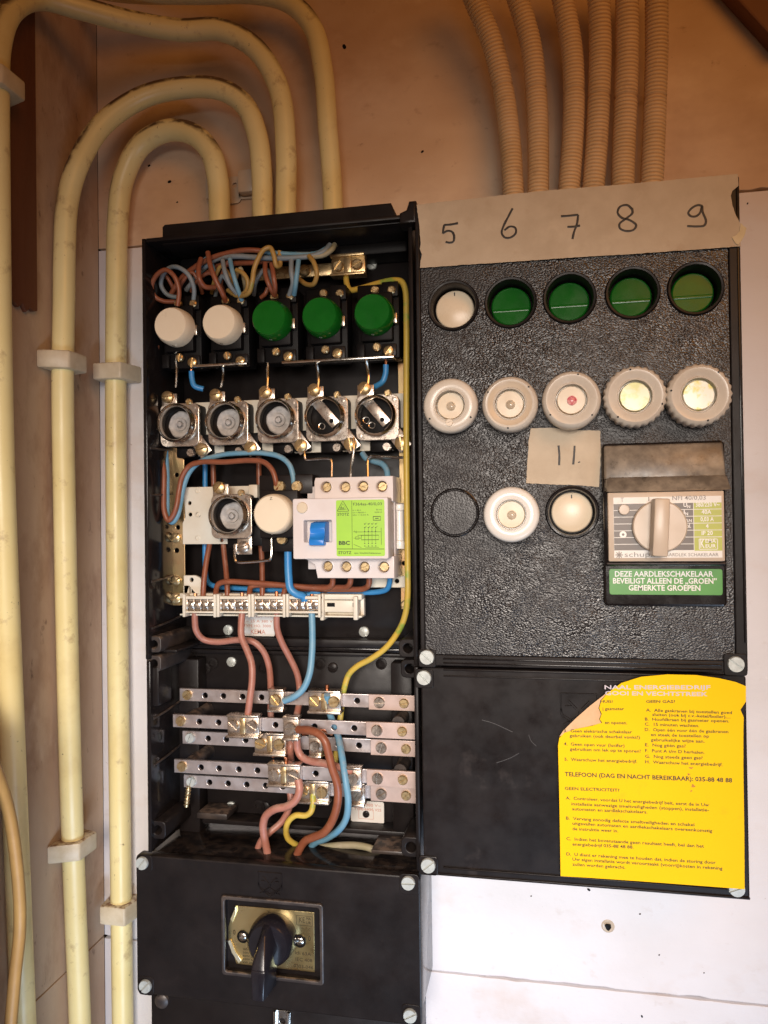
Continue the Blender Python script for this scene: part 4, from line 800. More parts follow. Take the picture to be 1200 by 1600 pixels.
link([(476, 700, .046), (476.3, 712, .048), (478, 717.5, .048), (496, 717.5, .048), (514, 717, .048), (517.5, 719, .048), (518.5, 745, .050)], 'silver stepped link from the middle fuse socket to the residual current device')
link([(552, 684, .050), (553, 700, .052), (550, 722, .052), (547.5, 748, .050)], 'straight silver link between the first tongue type socket and the residual current device')
link([(634, 700, .046), (634, 711, .047), (632, 714, .047), (604, 714, .047), (580, 713.5, .047), (575.5, 717, .047), (574.5, 745, .050)], 'silver stepped link from the last fuse socket to the residual current device')
for (a, b_, c_, e_), l in zip(((273.5, 545, 275, 606), (347, 568, 345, 606), (418, 562, 417.5, 610), (495, 568, 497, 605), (572, 562, 575, 600)),
        ('silver link between the end cream knob and its fuse socket', 'kinked silver link between the second cream knob and its fuse socket', 'silver link between the first green knob and the middle fuse socket', 'silver link between the middle green knob and a tongue type socket', 'silver link between the green knob by the yellow wire and its socket')):
    k = 3 if 'kinked' in l else 1
    link([(a, b_, .047), ((a+c_)/2+k, (b_*2+e_)/3, .049), (c_+k, (b_+2*e_)/3, .051), (c_, e_, .052)], l, .0013)
W([(299, 580, .044), (300, 592, .044), (304, 603, .044), (318, 608, .042)], .0022, 'blue_wire', 'short blue wire bending from the link bar under the cream knobs', tips=([(298.5, 570, .044), (299, 582, .044)],))
W([(603, 570, .044), (602.5, 583, .044), (598, 596, .044), (586, 604, .042), (578, 606, .040)], .0022, 'blue_wire', 'short blue wire bending from the link bar under the green knobs', tips=([(603, 558, .044), (603, 572, .044)],))
W([(566, 708, .034), (572, 716, .036), (585, 721, .038), (597, 725, .040), (604, 734, .042), (606, 748, .044)], .0023, 'pale_blue_wire', 'short dusty blue wire entering the corner of the residual current device from above')
# wire bundle at the top of the upper box (lower depth: tucked under the entry hood)
W2 = lambda tr, r, m, l: W(tr, r*.84, m, l)
f = lambda pts, d=.052: [(210+x/2.667, 330+y/2.667, d+e) for x, y, e in pts]
W2(f([(180, 395, .008), (186, 330, .010), (165, 270, .012), (130, 245, .012), (92, 268, .010), (72, 315, .006), (85, 355, .002), (120, 375, 0), (170, 378, -.002)]), .0022, 'brown_wire', 'brown wire coiled in a ring above the end cream knob')
W2(f([(246, 380, 0), (248, 320, .004), (225, 265, .008), (185, 235, .008), (148, 236, .004), (118, 268, 0), (112, 310, -.003), (138, 348, -.006), (190, 362, -.008)]), .0021, 'grey_wire', 'grey blue wire coiled beside the brown ring in the top corner')
W2(f([(150, 350, -.01), (195, 280, -.006), (250, 235, -.002), (320, 195, .002), (400, 172, .004), (470, 162, .006), (545, 168, .004), (580, 175, .002)]), .0024, 'brown_wire', 'long brown wire sweeping along the top of the wire bundle')
W2(f([(215, 330, -.012), (290, 240, -.006), (340, 200, 0), (420, 188, .004), (500, 192, .005), (580, 196, .006), (660, 194, .006), (740, 186, .004), (790, 168, .002), (815, 140, -.004)]), .0024, 'grey_wire', 'long grey wire running the whole length of the top wire bundle')
W2(f([(230, 300, -.016), (330, 235, -.008), (420, 218, -.002), (500, 214, .002), (560, 205, .002), (640, 200, 0)]), .0024, 'brown_wire', 'second brown wire lower inside the top wire bundle')
W2(f([(278, 198, .004), (268, 235, .008), (272, 285, .010), (295, 315, .006), (335, 318, 0)]), .0024, 'brown_wire', 'brown wire bowing down between the ring and the bundle')
W2(f([(306, 172, .008), (316, 225, .012), (340, 290, .012), (368, 345, .008), (380, 375, .002)]), .0024, 'brown_wire', 'brown wire hanging over the bundle towards the second cream knob')
W2(f([(368, 205, .006), (378, 255, .010), (400, 310, .008), (432, 350, .002)]), .0021, 'grey_wire', 'grey blue wire hanging from the bundle above the second cream knob')
W2(f([(398, 200, .008), (410, 255, .012), (428, 315, .010), (448, 372, .002)]), .0021, 'pale_blue_wire', 'dusty blue wire hanging from the bundle beside the grey one')
W2(f([(425, 245, .008), (452, 258, .010), (472, 290, .010), (468, 330, .008), (430, 352, .002), (390, 330, -.004)]), .0021, 'ochre_wire', 'small ochre wire loop hanging below the bundle')
W2(f([(440, 356, .004), (478, 338, .012), (492, 290, .014), (498, 245, .014), (515, 200, .014), (540, 160, .013), (565, 152, .012), (580, 180, .012), (592, 228, .010), (606, 225, .006), (604, 168, .004)]), .0022, 'ochre_wire', 'ochre wire bent into a tall hairpin over the bundle')
W2(f([(545, 218, .006), (546, 262, .010), (562, 310, .010), (582, 350, .004)]), .0022, 'brown_wire', 'brown wire dropping from the bundle to the first green knob')
W2(f([(572, 220, .008), (580, 270, .012), (586, 315, .010), (584, 352, .004)]), .0022, 'brown_wire', 'brown wire dropping close beside another to the first green knob')
W2(f([(556, 320, .004), (545, 345, .004), (528, 360, .002)]), .0020, 'brown_wire', 'short brown wire end curling above the first green knob')
W2(f([(654, 205, .006), (654, 255, .010), (660, 300, .008), (645, 350, .002)]), .0022, 'grey_wire', 'grey blue wire dropping from the bundle to the middle green knob')
W2(f([(684, 205, .008), (678, 255, .011), (672, 305, .009), (666, 348, .002)]), .0022, 'pale_blue_wire', 'dusty blue wire dropping from the bundle to the middle green knob')
W2(f([(728, 188, .006), (748, 215, .010), (760, 262, .010), (748, 302, .006), (718, 305, 0), (688, 285, -.006)]), .0022, 'ochre_wire', 'ochre wire ring hanging in front of the brass earth rail')
W2(f([(742, 190, .004), (790, 182, .002), (822, 160, 0), (834, 140, -.006)]), .0024, 'olive_wire', 'olive wire rising at the end of the top bundle')
W2(f([(540, 172, .004), (600, 176, .004), (680, 180, .002), (760, 176, 0), (800, 155, -.004)]), .0022, 'pale_blue_wire', 'dusty blue wire in the bundle above the brass earth rail')
for i in range(9):      # more single wires of the tangle
    random.seed(40+i); xa_ = random.uniform(150, 640); sp_ = random.uniform(40, 130); hh = random.uniform(60, 130); y0_ = random.uniform(330, 365); sg_ = random.choice((-1, 1))
    W2(f([(xa_, y0_, -.008), (xa_+sg_*sp_*.15, y0_-hh*.6, 0), (xa_+sg_*sp_*.5, y0_-hh-20, .004), (xa_+sg_*sp_, y0_-hh*.7, .002), (xa_+sg_*sp_*1.15, y0_-hh*.1, -.006)], .046), .0019, ('brown_wire', 'grey_wire', 'olive_wire', 'brown_wire', 'pale_blue_wire', 'brown_wire', 'grey_wire', 'ochre_wire', 'brown_wire')[i],
      'thin ' + ('brown', 'grey blue', 'olive', 'brown', 'dusty blue', 'brown', 'grey blue', 'ochre', 'brown')[i] + ' wire arching low ' + ('above the end cream knob', 'behind the first green knob', 'above the second cream knob', 'over the first green knob', 'beside the brass earth rail', 'above the cream knobs', 'near the earth rail screw', 'behind the middle green knob', 'behind the hairpin wire')[i])
x0, x1, z0, z1 = R(392, 415, 528, 434, .027); o = thing('earth_rail', 'brass earth rail behind the wire bundle, ending in the two screw clamp', 'rail', (x0, z0, .024))
B().box(x0, x1, z0, z1, .024, .027, .0004).build('bar', M['brass'], o); c = P(476, 423, .0275); B().screw((c[0], c[1], .0275), .0048, .003, .4).build('screw', M['brass'], o)
x0, x1, z0, z1 = R(518, 401, 571, 430, .032); o = thing('earth_clamp', 'earth clamp with two slotted brass screws at the start of the long yellow wire', 'clamp', (x0, z0, .024))
B().box(x0, x1, z0, z1, .0272, .033, .0008).box(x0, x1, z1-.001, z1+.0012, .026, .037, .0005).box(x0, x1, z0-.0012, z0+.001, .026, .037, .0005).box((x0+x1)/2-.003, (x0+x1)/2+.003, z0+.001, z1-.001, .033, .035, .0008).build('clamp_plate', M['brass'], o)
for dx, a in ((.0058, .9), (-.0062, .4)): B().screw((x0+dx if dx > 0 else x1+dx, (z0+z1)/2, .0332), .0044, .0028, a, .16).build('screw', M['brass'], o)
# ---------------------------------------------------------------- right panel: grained cover
LX0, LX1, LZ1, LZ0 = -.0852, .1298, .2232, -.1024
t = thing('panel_cover', 'black grained cover with the fuse caps and green knobs, the numbered tape along its top', 'panel cover', (LX0, LZ0, 0))
KNOB = [(710.6, 483.5), (798.4, 480), (889, 472), (985.6, 464), (1082, 457.4)]
kn = [P(a, b_, .0645) for a, b_ in KNOB]; kz = sum(p[1] for p in kn)/5; kn = [(p[0], p[1]*.6+kz*.4, p[2]) for p in kn]
k6 = P(893.5, 800.5, .069)
holes = [(p[0], p[1], .0163) for p in kn]+[(k6[0], k6[1], .0163)]
FW = .0075
B().plate([(LX0+.0035, LZ0+.008), (LX1-FW, LZ0+.008), (LX1-FW, LZ1-.004), (LX0+.0035, LZ1-.004)], holes, .064, .0745, .0003).build('grained_face', M['grain'], t)
B().plate(rrect(LX0, LX1, LZ0, LZ1, .002), [rrect(LX0+.0033, LX1-FW+.0002, LZ0+.0078, LZ1-.0045, .001)], .058, .0752, .0008).build('frame', M['black'], t)
b = B()
for z in (LZ0+.0022, LZ0+.0052): b.box(LX0+.016, LX1-.016, z-.0006, z+.0006, .0748, .0760, .0004)
b.box(LX1-.0022, LX1-.0012, LZ0+.02, LZ1-.004, .0750, .0760, .0003); b.build('frame_ridge', M['black_gloss'], t)
B().box(LX0+.006, LX1-.005, LZ0+.004, LZ1-.006, .001, .0575, .002).build('rear_box', M['black'], t)
x0, x1, z0, z1 = R(638, 316, 651, 350, .072); B().plate([(x0-.006, z0), (x1, z0), (x1, z1), (x0+.001, z1), (x0-.001, z1-.006), (x0-.006, z1-.008)], [], .058, .0752, .0015).build('hinge_lug', M['black'], t)
for i, p in enumerate(holes):
    c = (p[0], p[1], .0745); b = B()
    b.lathe(c, [(.0150, -.0135), (.0154, .0003), (.0160, .0016), (.0172, .0018), (.0180, .0008), (.0182, -.0006), (.0165, -.0006), (.0150, -.0135)], 48); b.build('knob_rim', M['black'] if i < 5 else M['black_gloss'], t)
    B().lathe((p[0], p[1], .055), [(.0152, 0), (.0152, .0015), (0, .0015)], 32).build('knob_well', M['dark'], t)
c = P(710.6, 801, .0745)
kb = B().lathe((c[0], c[1], .0742), [(.0158, .0006), (.0150, .0012), (0, .0012)], 56).build('knockout_blank', M['grain_fine'], t, ang=8)
B().lathe((c[0], c[1], .0742), [(.0160, 0), (.0161, .0012), (.0165, .0016), (.0171, .0014), (.0174, 0)], 56, caps=False).build('blank_bead', M['black_gloss'], kb)
def pad(px, py, half, t, dz, a, scr=.0052, d=.0752, m='black'):
    c = P(px, py, d+.002); B().plate(rrect(c[0]-half, c[0]+half, c[1]-half+dz, c[1]+half+dz, .002), [], d-.001, d+.0012, .0005).build('corner_pad', M[m], t)
    B().screw((c[0], c[1], d+.0013), scr, .0022, a, .10, .93).build('screw', M['screw_grey'], t)
pad(667, 1027, .0062, t, -.001, -.7); pad(1150, 1038, .0072, t, -.0005, -.65)
# knobs in the cover
KR = 'round knob switches set in the grained cover'
def knob_in(p, m, label, half):
    x, z, d = p; o = thing('knob_switch', label, 'switch', p, KR)
    B().lathe(p, [(.0136, -.009), (.0138, -.0012), (.0134, -.0002), (.0126, .0003), (0, .0003)], 48).build('knob', M[m], o)
    if half:
        zc = -.0030; r = .0126; n = 40; hb = .0013; sag = .00026
        def half(y0, y1, dd):
            k0, k1 = math.sqrt(r*r-y0*y0), math.sqrt(r*r-y1*y1); a0, a1 = math.atan2(y0, k0), math.atan2(y1, k1)
            if y0 > zc: return [(x+r*math.cos(a0+(math.pi-2*a0)*i/n), z+r*math.sin(a0+(math.pi-2*a0)*i/n), dd) for i in range(n+1)]
            return [(x+r*math.cos(a0-(math.pi+2*a0)*i/n), z+r*math.sin(a0-(math.pi+2*a0)*i/n), dd) for i in range(n+1)]
        b = B()
        for pts in (half(zc+hb, zc+hb, d+.0007), half(zc-hb, zc-hb, d+.0007)):
            b.bm.faces.new([b.bm.verts.new(q) for q in pts]); v0 = [b.bm.verts.new(q) for q in pts]; v1 = [b.bm.verts.new((q[0], q[1], d)) for q in pts]
            for i in range(n): b.bm.faces.new((v0[i], v0[i+1], v1[i+1], v1[i]))
        prev = None
        for i in range(9):
            t_ = -1+2*i/8; yy = zc+hb*t_; kk = math.sqrt(r*r-yy*yy); row = [b.bm.verts.new((x-kk, z+yy, d+.0007+sag*(1-t_*t_))), b.bm.verts.new((x+kk, z+yy, d+.0007+sag*(1-t_*t_)))]
            if prev: b.bm.faces.new((prev[0], prev[1], row[1], row[0]))
            prev = row
        b.build('ridged_face', M[m], o)
    else:
        B().text('I', (x-.0004, z+.0096, d+.0004), (x+.0004, z+.0096, d+.0004), .0026).build('position_mark', M['ink'], o)
    return o
for p, m, l, h in zip(kn, ('cream', 'green', 'green', 'green', 'green'), ('cream round knob switch under the tape digit five', 'green round knob switch under the tape digit six', 'green round knob switch under the tape digit seven', 'green round knob switch under the tape digit eight', 'green round knob switch under the tape digit nine'), (0, 1, 1, 1, 1)):
    knob_in(p, m, l, h)
knob_in(k6, 'cream', 'cream round knob switch in the raised ring under the small square of tape', 0)
# fuse caps
CR = 'round porcelain fuse caps on the grained cover'
def fuse_cap(px, py, rpx, m, m2, disc, label, knurl=0, lens=None, ring=True, dots=(90, 210, 330), slot=False):
    d = .0935; x, z, _ = P(px, py, d); r = rpx*.000428; o = thing('plug_fuse', label, 'fuse', (x, z, .0752), CR)
    md = (lambda k, a: 1+.028*math.cos(knurl*a) if k in (0, 1, 2, 3) else 1) if knurl else None
    pr = [(r*.90, .0755-d), (r*.985, .0785-d), (r, -.0052), (r*.985, -.0024), (r*.93, -.0004), (r*.86, .0006), (r*.78, .0004), (r*.70, -.0006), (r*.60, -.0012)] if ring else [(r*.92, .0755-d), (r, -.0075), (r, -.0036), (r*.96, -.0012), (r*.90, -.0002), (r*.78, .0004), (r*.60, .0005)]
    B().lathe((x, z, d), pr+[(r*.585, pr[-1][1]-.0002), (r*.57, pr[-1][1]+.0004), (r*.54, pr[-1][1]+.0002), (r*.525, -.0075), (r*.30, -.0078)], 96 if knurl else 56, mod=md).build('porcelain_body', M[m], o)
    B().lathe((x, z, d-.0074), [(r*.488, 0), (r*.488, .0036), (r*.465, .0042), (r*.20, .0043), (0, .0044)], 40).build('indicator_disc', M[disc], o)
    if m2: B().lathe((x, z, d), [(r*.79, .0001), (r*.785, .00062), (r*.70, -.0003), (r*.60, -.0009), (r*.595, -.0012)], 56, caps=False).build('worn_dish', M[m2], o)
    if lens: B().lathe((x+r*.02, z-r*.02, d-.0031), [(r*.17, 0), (r*.165, .0008), (r*.13, .0010), (r*.12, .0004), (r*.10, .0006), (0, .0012)], 24).build('window', M[lens], o)
    for a in dots:
        q = math.radians(a); B().lathe((x+r*.88*math.cos(q), z+r*.88*math.sin(q), d-.0004), [(r*.035, 0), (r*.03, .0012), (0, .0012)], 10).build('sealing_hole', M['dark'], o)
    if slot: B().screw((x-.0006, z-r*.64, d+.0002), .0026, .0010, .2, .16, .9).build('screw', M['cap_in'], o)
    return o
fuse_cap(703, 633, 43.6, 'cap', None, 'disc_cream', 'flat porcelain fuse cap with a small screw in its face, under the cream knob', lens='lens', ring=False, dots=(-32, 212), slot=True)
fuse_cap(796.5, 630.5, 43.5, 'cap', 'cap_in', 'disc_cream', 'worn porcelain fuse cap with a brownish dish, second in its row', lens='lens', dots=(40, 150, 265))
fuse_cap(893, 624, 44.6, 'cap', None, 'disc_cream', 'porcelain fuse cap with a small pink red window', lens='red_lens', dots=(75, 215, 320))
fuse_cap(993, 618.5, 46, 'cap', None, 'disc_silver', 'knurled porcelain fuse cap with a yellowish silver disc, above the earth leakage switch', knurl=26, dots=(100, 230, 340))
fuse_cap(1093.5, 616, 46.5, 'cap', None, 'disc_gold', 'knurled porcelain fuse cap with the brightest gold white disc, nearest the cover edge', knurl=26, dots=(50, 170, 285))
fuse_cap(798.5, 804, 43.5, 'white_cap', None, 'disc_cream', 'clean white fuse cap beside the round blank, below the row of caps', lens='lens', ring=False, dots=())
# tapes with handwriting
DT = .0768
def tape(poly, d, name, label, digits, fold=None):
    pts = [P(x, y, d) for x, y in poly]; o = thing(name, label, 'tape', (pts[0][0], pts[0][1], d-.0004), 'strips of masking tape')
    out = []
    for a, c in zip(pts, pts[1:]+pts[:1]):
        n = max(1, int((Vector(c)-Vector(a)).length/.0014))
        for i in range(n):
            q = Vector(a).lerp(Vector(c), i/n); out.append((q.x+.0003*noise.noise(q*420), q.y+.00035*noise.noise(q*390+Vector((5, 0, 0)))))
    B().plate(out, [], d-.0005, d, .0001).build('tape_strip', M['tape'], o)
    for nm, strokes, wd in digits:
        b = B()
        for j, s_ in enumerate(strokes): b.ribbon([P(x, y, d+.00005+.00003*j) for x, y in s_], wd, .00008)
        b.build(nm, M['ink'], o)
    for f_ in fold or ():
        B().plate([P(x, y, d) for x, y in f_], [], d+.0001, d+.0006, .0001).build('folded_corner', M['tape_fold'], o)
z7 = lambda l: [(600+x/2, y/2) for x, y in l]
tape([(651, 320), (700, 314), (740, 310), (800, 303), (860, 297), (960, 289), (1050, 281), (1100, 276), (1153, 271.5), (1154, 290), (1145, 298), (1142, 306), (1145, 322), (1150, 336), (1156, 348), (1158, 385), (1100, 389), (1000, 396), (900, 402), (800, 409), (720, 414), (656, 419), (657, 408), (659, 398), (656, 388), (657, 380), (655, 350), (653, 338)], DT, 'masking_tape',
     'long strip of beige masking tape with handwritten digits five to nine',
     [('handwritten_digit', [[(600+x/7.5, 290+y/7.5) for x, y in l] for l in ([(868, 440), (790, 455), (705, 462)], [(708, 458), (698, 500), (690, 562)], [(690, 560), (740, 532), (795, 540), (822, 590), (812, 655), (770, 668), (722, 660)])], .0016),
      ('handwritten_digit', [z7([(402, 651), (388, 678), (373, 708), (368, 728), (378, 742), (396, 742), (412, 728), (410, 712), (394, 708), (376, 720)])], .0015),
      ('handwritten_digit', [z7([(553, 676), (580, 674), (607, 671)]), z7([(607, 671), (603, 700), (594, 725), (589, 747)]), z7([(573, 709), (594, 708), (613, 705)])], .0015),
      ('handwritten_digit', [z7([(774, 652), (760, 641), (738, 646), (730, 664), (742, 680), (768, 688), (788, 704), (780, 718), (758, 722), (738, 714), (736, 700), (758, 682), (776, 666), (775, 650)])], .0015),
      ('handwritten_digit', [[(1060+x/6.957, 250+y/6.957) for x, y in l] for l in ([(262, 500), (215, 490), (150, 520), (108, 575), (135, 610), (190, 612), (235, 575), (258, 500), (262, 560), (300, 665), (280, 712), (200, 722), (95, 718)],)], .0015)],
     fold=[[(1157, 349), (1166, 357), (1164, 366), (1159, 376), (1153, 383), (1149, 381), (1143, 371), (1150, 368), (1155, 362)]])
y11 = lambda l: [(640+x/2.222, 660+y/2.222) for x, y in l]
tape([(829, 669), (860, 668), (900, 672), (938, 673), (939, 710), (936, 761), (900, 758), (860, 757), (822, 755), (824, 720), (826, 690)], .0752, 'masking_tape',
     'small square of beige masking tape with the handwritten number eleven',
     [('handwritten_digit', [y11([(517, 80), (520, 115), (519, 149)])], .0014), ('handwritten_digit', [y11([(573, 81), (571, 115), (568, 146)]), y11([(588, 136), (589, 140)])], .0014)])
# earth leakage switch
bx0, bx1, bz0, bz1 = R(942, 690, 1135, 948, .080)
o = thing('earth_leakage_switch', 'black earth leakage switch with a putty coloured face, turning knob and green sign', 'switch', (bx0, bz0, .0745))
zq = lambda x, y: (940+x/5.714, 680+y/5.714)
yz = lambda py, d=.084: P(1040, py, d)[1]
B().plate(rrect(bx0, bx1, bz0, bz1, .003), [], .070, .0790, .0016).build('base', M['black_gloss'], o)
za, zb_ = yz(748), yz(693)
B().hexa([(bx0+.001, za, .0785), (bx1-.001, za, .0785), (bx1-.001, zb_, .0785), (bx0+.001, zb_, .0785), (bx0+.001, za, .0870), (bx1-.001, za, .0870), (bx1-.0018, zb_, .0815), (bx0+.0018, zb_, .0815)], .0014).build('sloping_hood', M['hump'], o)
zc_, zd = yz(768, .09), yz(744, .09)
B().hexa([(bx0+.0005, zc_, .0785), (bx1+.0005, zc_, .0785), (bx1-.0005, zd, .0785), (bx0+.0015, zd, .0785), (bx0+.0012, zc_, .0975), (bx1, zc_, .0975), (bx1-.0015, zd, .0895), (bx0+.0025, zd, .0895)], .0015).build('lower_hood', M['hump'], o)
f0, f1, h0, h1 = R(950, 768, 1132.5, 877.5, .096)
B().box(f0-.0022, f1+.0018, yz(884.5, .0915), h1+.0012, .0785, .0915, .0012).build('body', M['black_gloss'], o)
B().box(f0-.001, f1+.001, yz(882.5, .0945), h0-.0008, .0915, .0940, .0008).build('lower_ledge', M['black_dusty'], o)
fp = B().box(f0, f1, h0, h1, .0915, .0960, .0010).build('face_plate', M['putty'], o)
g0, g1, i0, i1 = R(959, 776, 1128, 871.5, .0962)
B().plate([(g0, i0), (g1, i0), (g1, i1), (g0, i1)], [], .0960, .09622, 0).build('white_label', M['label'], fp)
def fz(x, y): u = (x-110)/965; v = (y-548)/547; return (g0+(g1-g0)*u, i1-(i1-i0)*v)
def cells(x0, x1, m, nm):
    b = B(); ys = [604, 665, 726, 788, 850, 911, 972, 1030]
    for a, c in zip(ys, ys[1:]):
        if x0 > 800 and a == 911: c = 1036
        if x0 > 800 and a == 972: continue
        p, q = fz(x0, c-3), fz(x1, a+3); b.box(p[0], q[0], p[1], q[1], .09622, .09632)
    b.build(nm, M[m], fp)
cells(112, 826, 'print_dark', 'grey_print'); cells(832, 1075, 'lime_dull', 'lime_print')
def ft(m, nm, items):
    b = B()
    for st, xa_, xb_, y, cap, bold in items:
        p, q = fz(xa_, y), fz(xb_, y); b.text(st, (*p, .09636), (*q, .09636), cap*.000079, bold)
    b.build(nm, M[m], fp)
ft('print_grey', 'grey_text', [('T', 176, 205, 590, 36, 0), ('I', 428, 436, 586, 34, 0), ('NFI 40/0,03', 643, 938, 580, 34, .003), ('AARDLEK SCHAKELAAR', 575, 1040, 1082, 26, .003), ('schupa', 205, 480, 1086, 40, -.004)])
ft('print_white', 'white_text', [('U', 740, 772, 641, 30, .025), ('N', 774, 800, 652, 22, .025), ('I', 742, 751, 703, 30, .025), ('N', 754, 780, 716, 22, .025), ('I', 742, 751, 766, 30, .025), ('ΔN', 756, 812, 776, 22, .02), ('Pol.', 742, 804, 828, 34, .025),
   ('380/220 V~', 848, 1058, 642, 32, .018), ('40A', 898, 985, 706, 32, .02), ('0,03 A', 888, 1005, 771, 32, .02), ('4', 934, 958, 832, 32, .02), ('IP 20', 896, 994, 894, 32, .02), ('K', 884, 920, 1006, 66, .02), ('EMA', 928, 1020, 962, 27, .02), ('EUR', 928, 1020, 1006, 27, .02)])
b = B()
for q in (((874, 930), (1034, 930)), ((1034, 930), (1034, 1020)), ((1034, 1020), (874, 1020)), ((874, 1020), (874, 930))): b.ribbon([(*fz(*p), .09636) for p in q], .0005, .00006)
c = fz(194, 884); b.lathe((c[0], c[1], .0963), [(.0022, 0), (.0022, .0001), (.0008, .0001), (.0008, 0)], 24); b.build('white_print', M['print_white'], fp)
b = B()
for a in range(4):
    q = math.pi*a/4; cx, cz = fz(155, 1068); b.ribbon([(cx-.0023*math.cos(q), cz-.0023*math.sin(q), .09636+a*.00001), (cx+.0023*math.cos(q), cz+.0023*math.sin(q), .09636+a*.00001)], .0006, .00005)
b.build('maker_emblem', M['print_grey'], fp)
c = P(*zq(520, 815), .100); kb = B().lathe((c[0], c[1], .0962), [(.0166, 0), (.0166, .0040), (.0158, .0048), (0, .0049)], 56).build('turning_knob', M['putty'], o)
ga, gb = P(*zq(538, 566), .110), P(*zq(517, 1082), .110); dx = Vector((gb[0]-ga[0], gb[1]-ga[1])); L_ = dx.length; dx.normalize(); nx = Vector((-dx.y, dx.x)); b = B()
b.box(-.0052, .0052, 0, L_, 0, .0125, .0012)
for v in b.bm.verts:
    tw = 1-.12*(v.co.z/.0125); q = Vector((ga[0], ga[1]))+dx*v.co.y-nx*v.co.x*tw; v.co = (q.x, q.y, .1008+v.co.z)
b.build('grip', M['putty'], kb)
c = P(*zq(200, 665), .098); B().lathe((c[0], c[1], .0962), [(.0034, 0), (.0034, .0024), (.0030, .0029), (0, .0030)], 28).build('test_button', M['putty'], o)
s0, s1, j0, j1 = R(952, 889, 1129, 929.5, .0795)
sg = B().plate(rrect(s0, s1, j0, j1, .0016), [], .0790, .0796, .0001).build('green_sign', M['sign_green'], o)
b = B(); sp = lambda x, y: (s0+(s1-s0)*(x-70)/1010, j1-(j1-j0)*(y-1195)/230, .0797)
for st, a, c, y in (('DEZE AARDLEKSCHAKELAAR', 122, 1000, 1262), ('BEVEILIGT ALLEEN DE „GROEN”', 104, 1030, 1324), ('GEMERKTE GROEPEN', 245, 885, 1386)): b.text(st, sp(a, y), sp(c, y), .0035, .022)
b.build('sign_text', M['print_white'], sg)
# ---------------------------------------------------------------- lower right cover with the yellow sticker
CZ1, CZ0 = LZ0-.0016, (P(655, 1369, .075)[1]+P(1168, 1403, .075)[1])/2; CX1 = LX1-.0010
t = thing('blank_cover', 'smooth black blank cover carrying the yellow instruction sticker', 'panel cover', (LX0, CZ0, 0))
B().plate(rrect(LX0, CX1, CZ0, CZ1, .002), [], .060, .0738, .0010).build('cover_plate', M['cover_black'], t)
for q in (((753, 1125), (770, 1130), (786, 1137), (801, 1144)), ((826, 1148), (830, 1158), (838, 1166)), ((776, 1192), (796, 1185), (811, 1177))):
    B().ribbon([P(x, y, .0739) for x, y in q], .0005, .00003).build('scratch', M['scratch'], t)
B().box(LX0+.014, CX1-.014, CZ0+.0050, CZ0+.0062, .0735, .0752, .0004).build('edge_ridge', M['black'], t)
B().box(LX0, CX1, CZ0, CZ0+.0016, .0600, .0750, .0006).build('cover_lip', M['black'], t)
B().box(LX0+.016, CX1-.014, CZ1-.0016, CZ1-.0002, .0735, .0752, .0004).build('cover_lip', M['black'], t)
B().box(LX0+.016, CX1-.014, CZ1-.0060, CZ1-.0050, .0735, .0748, .0004).build('edge_ridge', M['black'], t)
B().box(LX0+.0085, CX1-.005, CZ0+.006, CZ1-.004, .001, .0595, .002).build('rear_box', M['black_gloss'], t)
pad(662.5, 1059, .0066, t, -.0008, -.75, d=.0738); pad(669, 1352.5, .0066, t, -.0006, .7, d=.0738); pad(1151, 1388.5, .0066, t, 0, .4, d=.0724)
b = B(); c = P(905, 1112, .0738); emblem(b, c[0], c[1], .0738, .0120, 0); b.build('embossed_emblem', M['black'], t)
# the sticker: lower part flat, upper edge peeling forwards
DS = .0765; zlo, zhi = P(1010, 1150, DS)[1], P(1010, 1046, DS)[1]
def bend(q):
    q = Vector(q); u = max(0, (q.y-zlo)/(zhi-zlo)); q.z += .0085*u*u*(1-.25*u); return q
poly = [(876, 1369), (920, 1371.5), (1000, 1377), (1080, 1383), (1163.5, 1389.5), (1163, 1300), (1161.5, 1200), (1161.5, 1120), (1156, 1108), (1164, 1095), (1163, 1070), (1146, 1063), (1120, 1057), (1085, 1052), (1040, 1051), (1000, 1055), (970, 1065), (948, 1082), (939, 1094), (936, 1106), (940, 1115), (937, 1124), (941, 1129), (925, 1134), (900, 1139), (882, 1145), (874, 1153), (872, 1165), (874, 1250)]
st = thing('instruction_sticker', 'yellow instruction sticker with brown lettering and a peeling folded corner', 'sticker', P(876, 1369, DS))
b = B().plate([P(x, y, DS) for x, y in poly], [], DS-.0003, DS, 0)
for py in range(1056, 1160, 6): bmesh.ops.bisect_plane(b.bm, geom=b.bm.verts[:]+b.bm.edges[:]+b.bm.faces[:], plane_co=(0, P(1010, py, DS)[1], 0), plane_no=(0, 1, 0))
for px in range(900, 1160, 20): bmesh.ops.bisect_plane(b.bm, geom=b.bm.verts[:]+b.bm.edges[:]+b.bm.faces[:], plane_co=(P(px, 1200, DS)[0], 0, 0), plane_no=(1, 0, 0))
for v in b.bm.verts: v.co = bend(v.co)
b.build('paper', M['yellow'], st)
b = B(); tri = [(949, 1080), (938, 1094), (935, 1106), (939, 1116), (936, 1124), (940, 1130), (900, 1139.5), (874, 1151), (880, 1142), (900, 1122), (922, 1102)]
b.plate([P(x, y, DS) for x, y in tri], [], DS-.0012, DS-.0009, 0)
for py in range(1080, 1160, 8): bmesh.ops.bisect_plane(b.bm, geom=b.bm.verts[:]+b.bm.edges[:]+b.bm.faces[:], plane_co=(0, P(1010, py, DS)[1], 0), plane_no=(0, 1, 0))
for v in b.bm.verts: v.co = bend(v.co)+Vector((0, 0, .0006))
b.build('folded_corner', M['sticker_back'], st)
def lines(m, nm, L):
    b = B()
    for s_, x0, y0, x1, y1, cap, bold in L: b.text(s_, P(x0, y0, DS), P(x1, y1, DS), cap*.000405, bold, .00012, bend)
    b.build(nm, M[m], st)
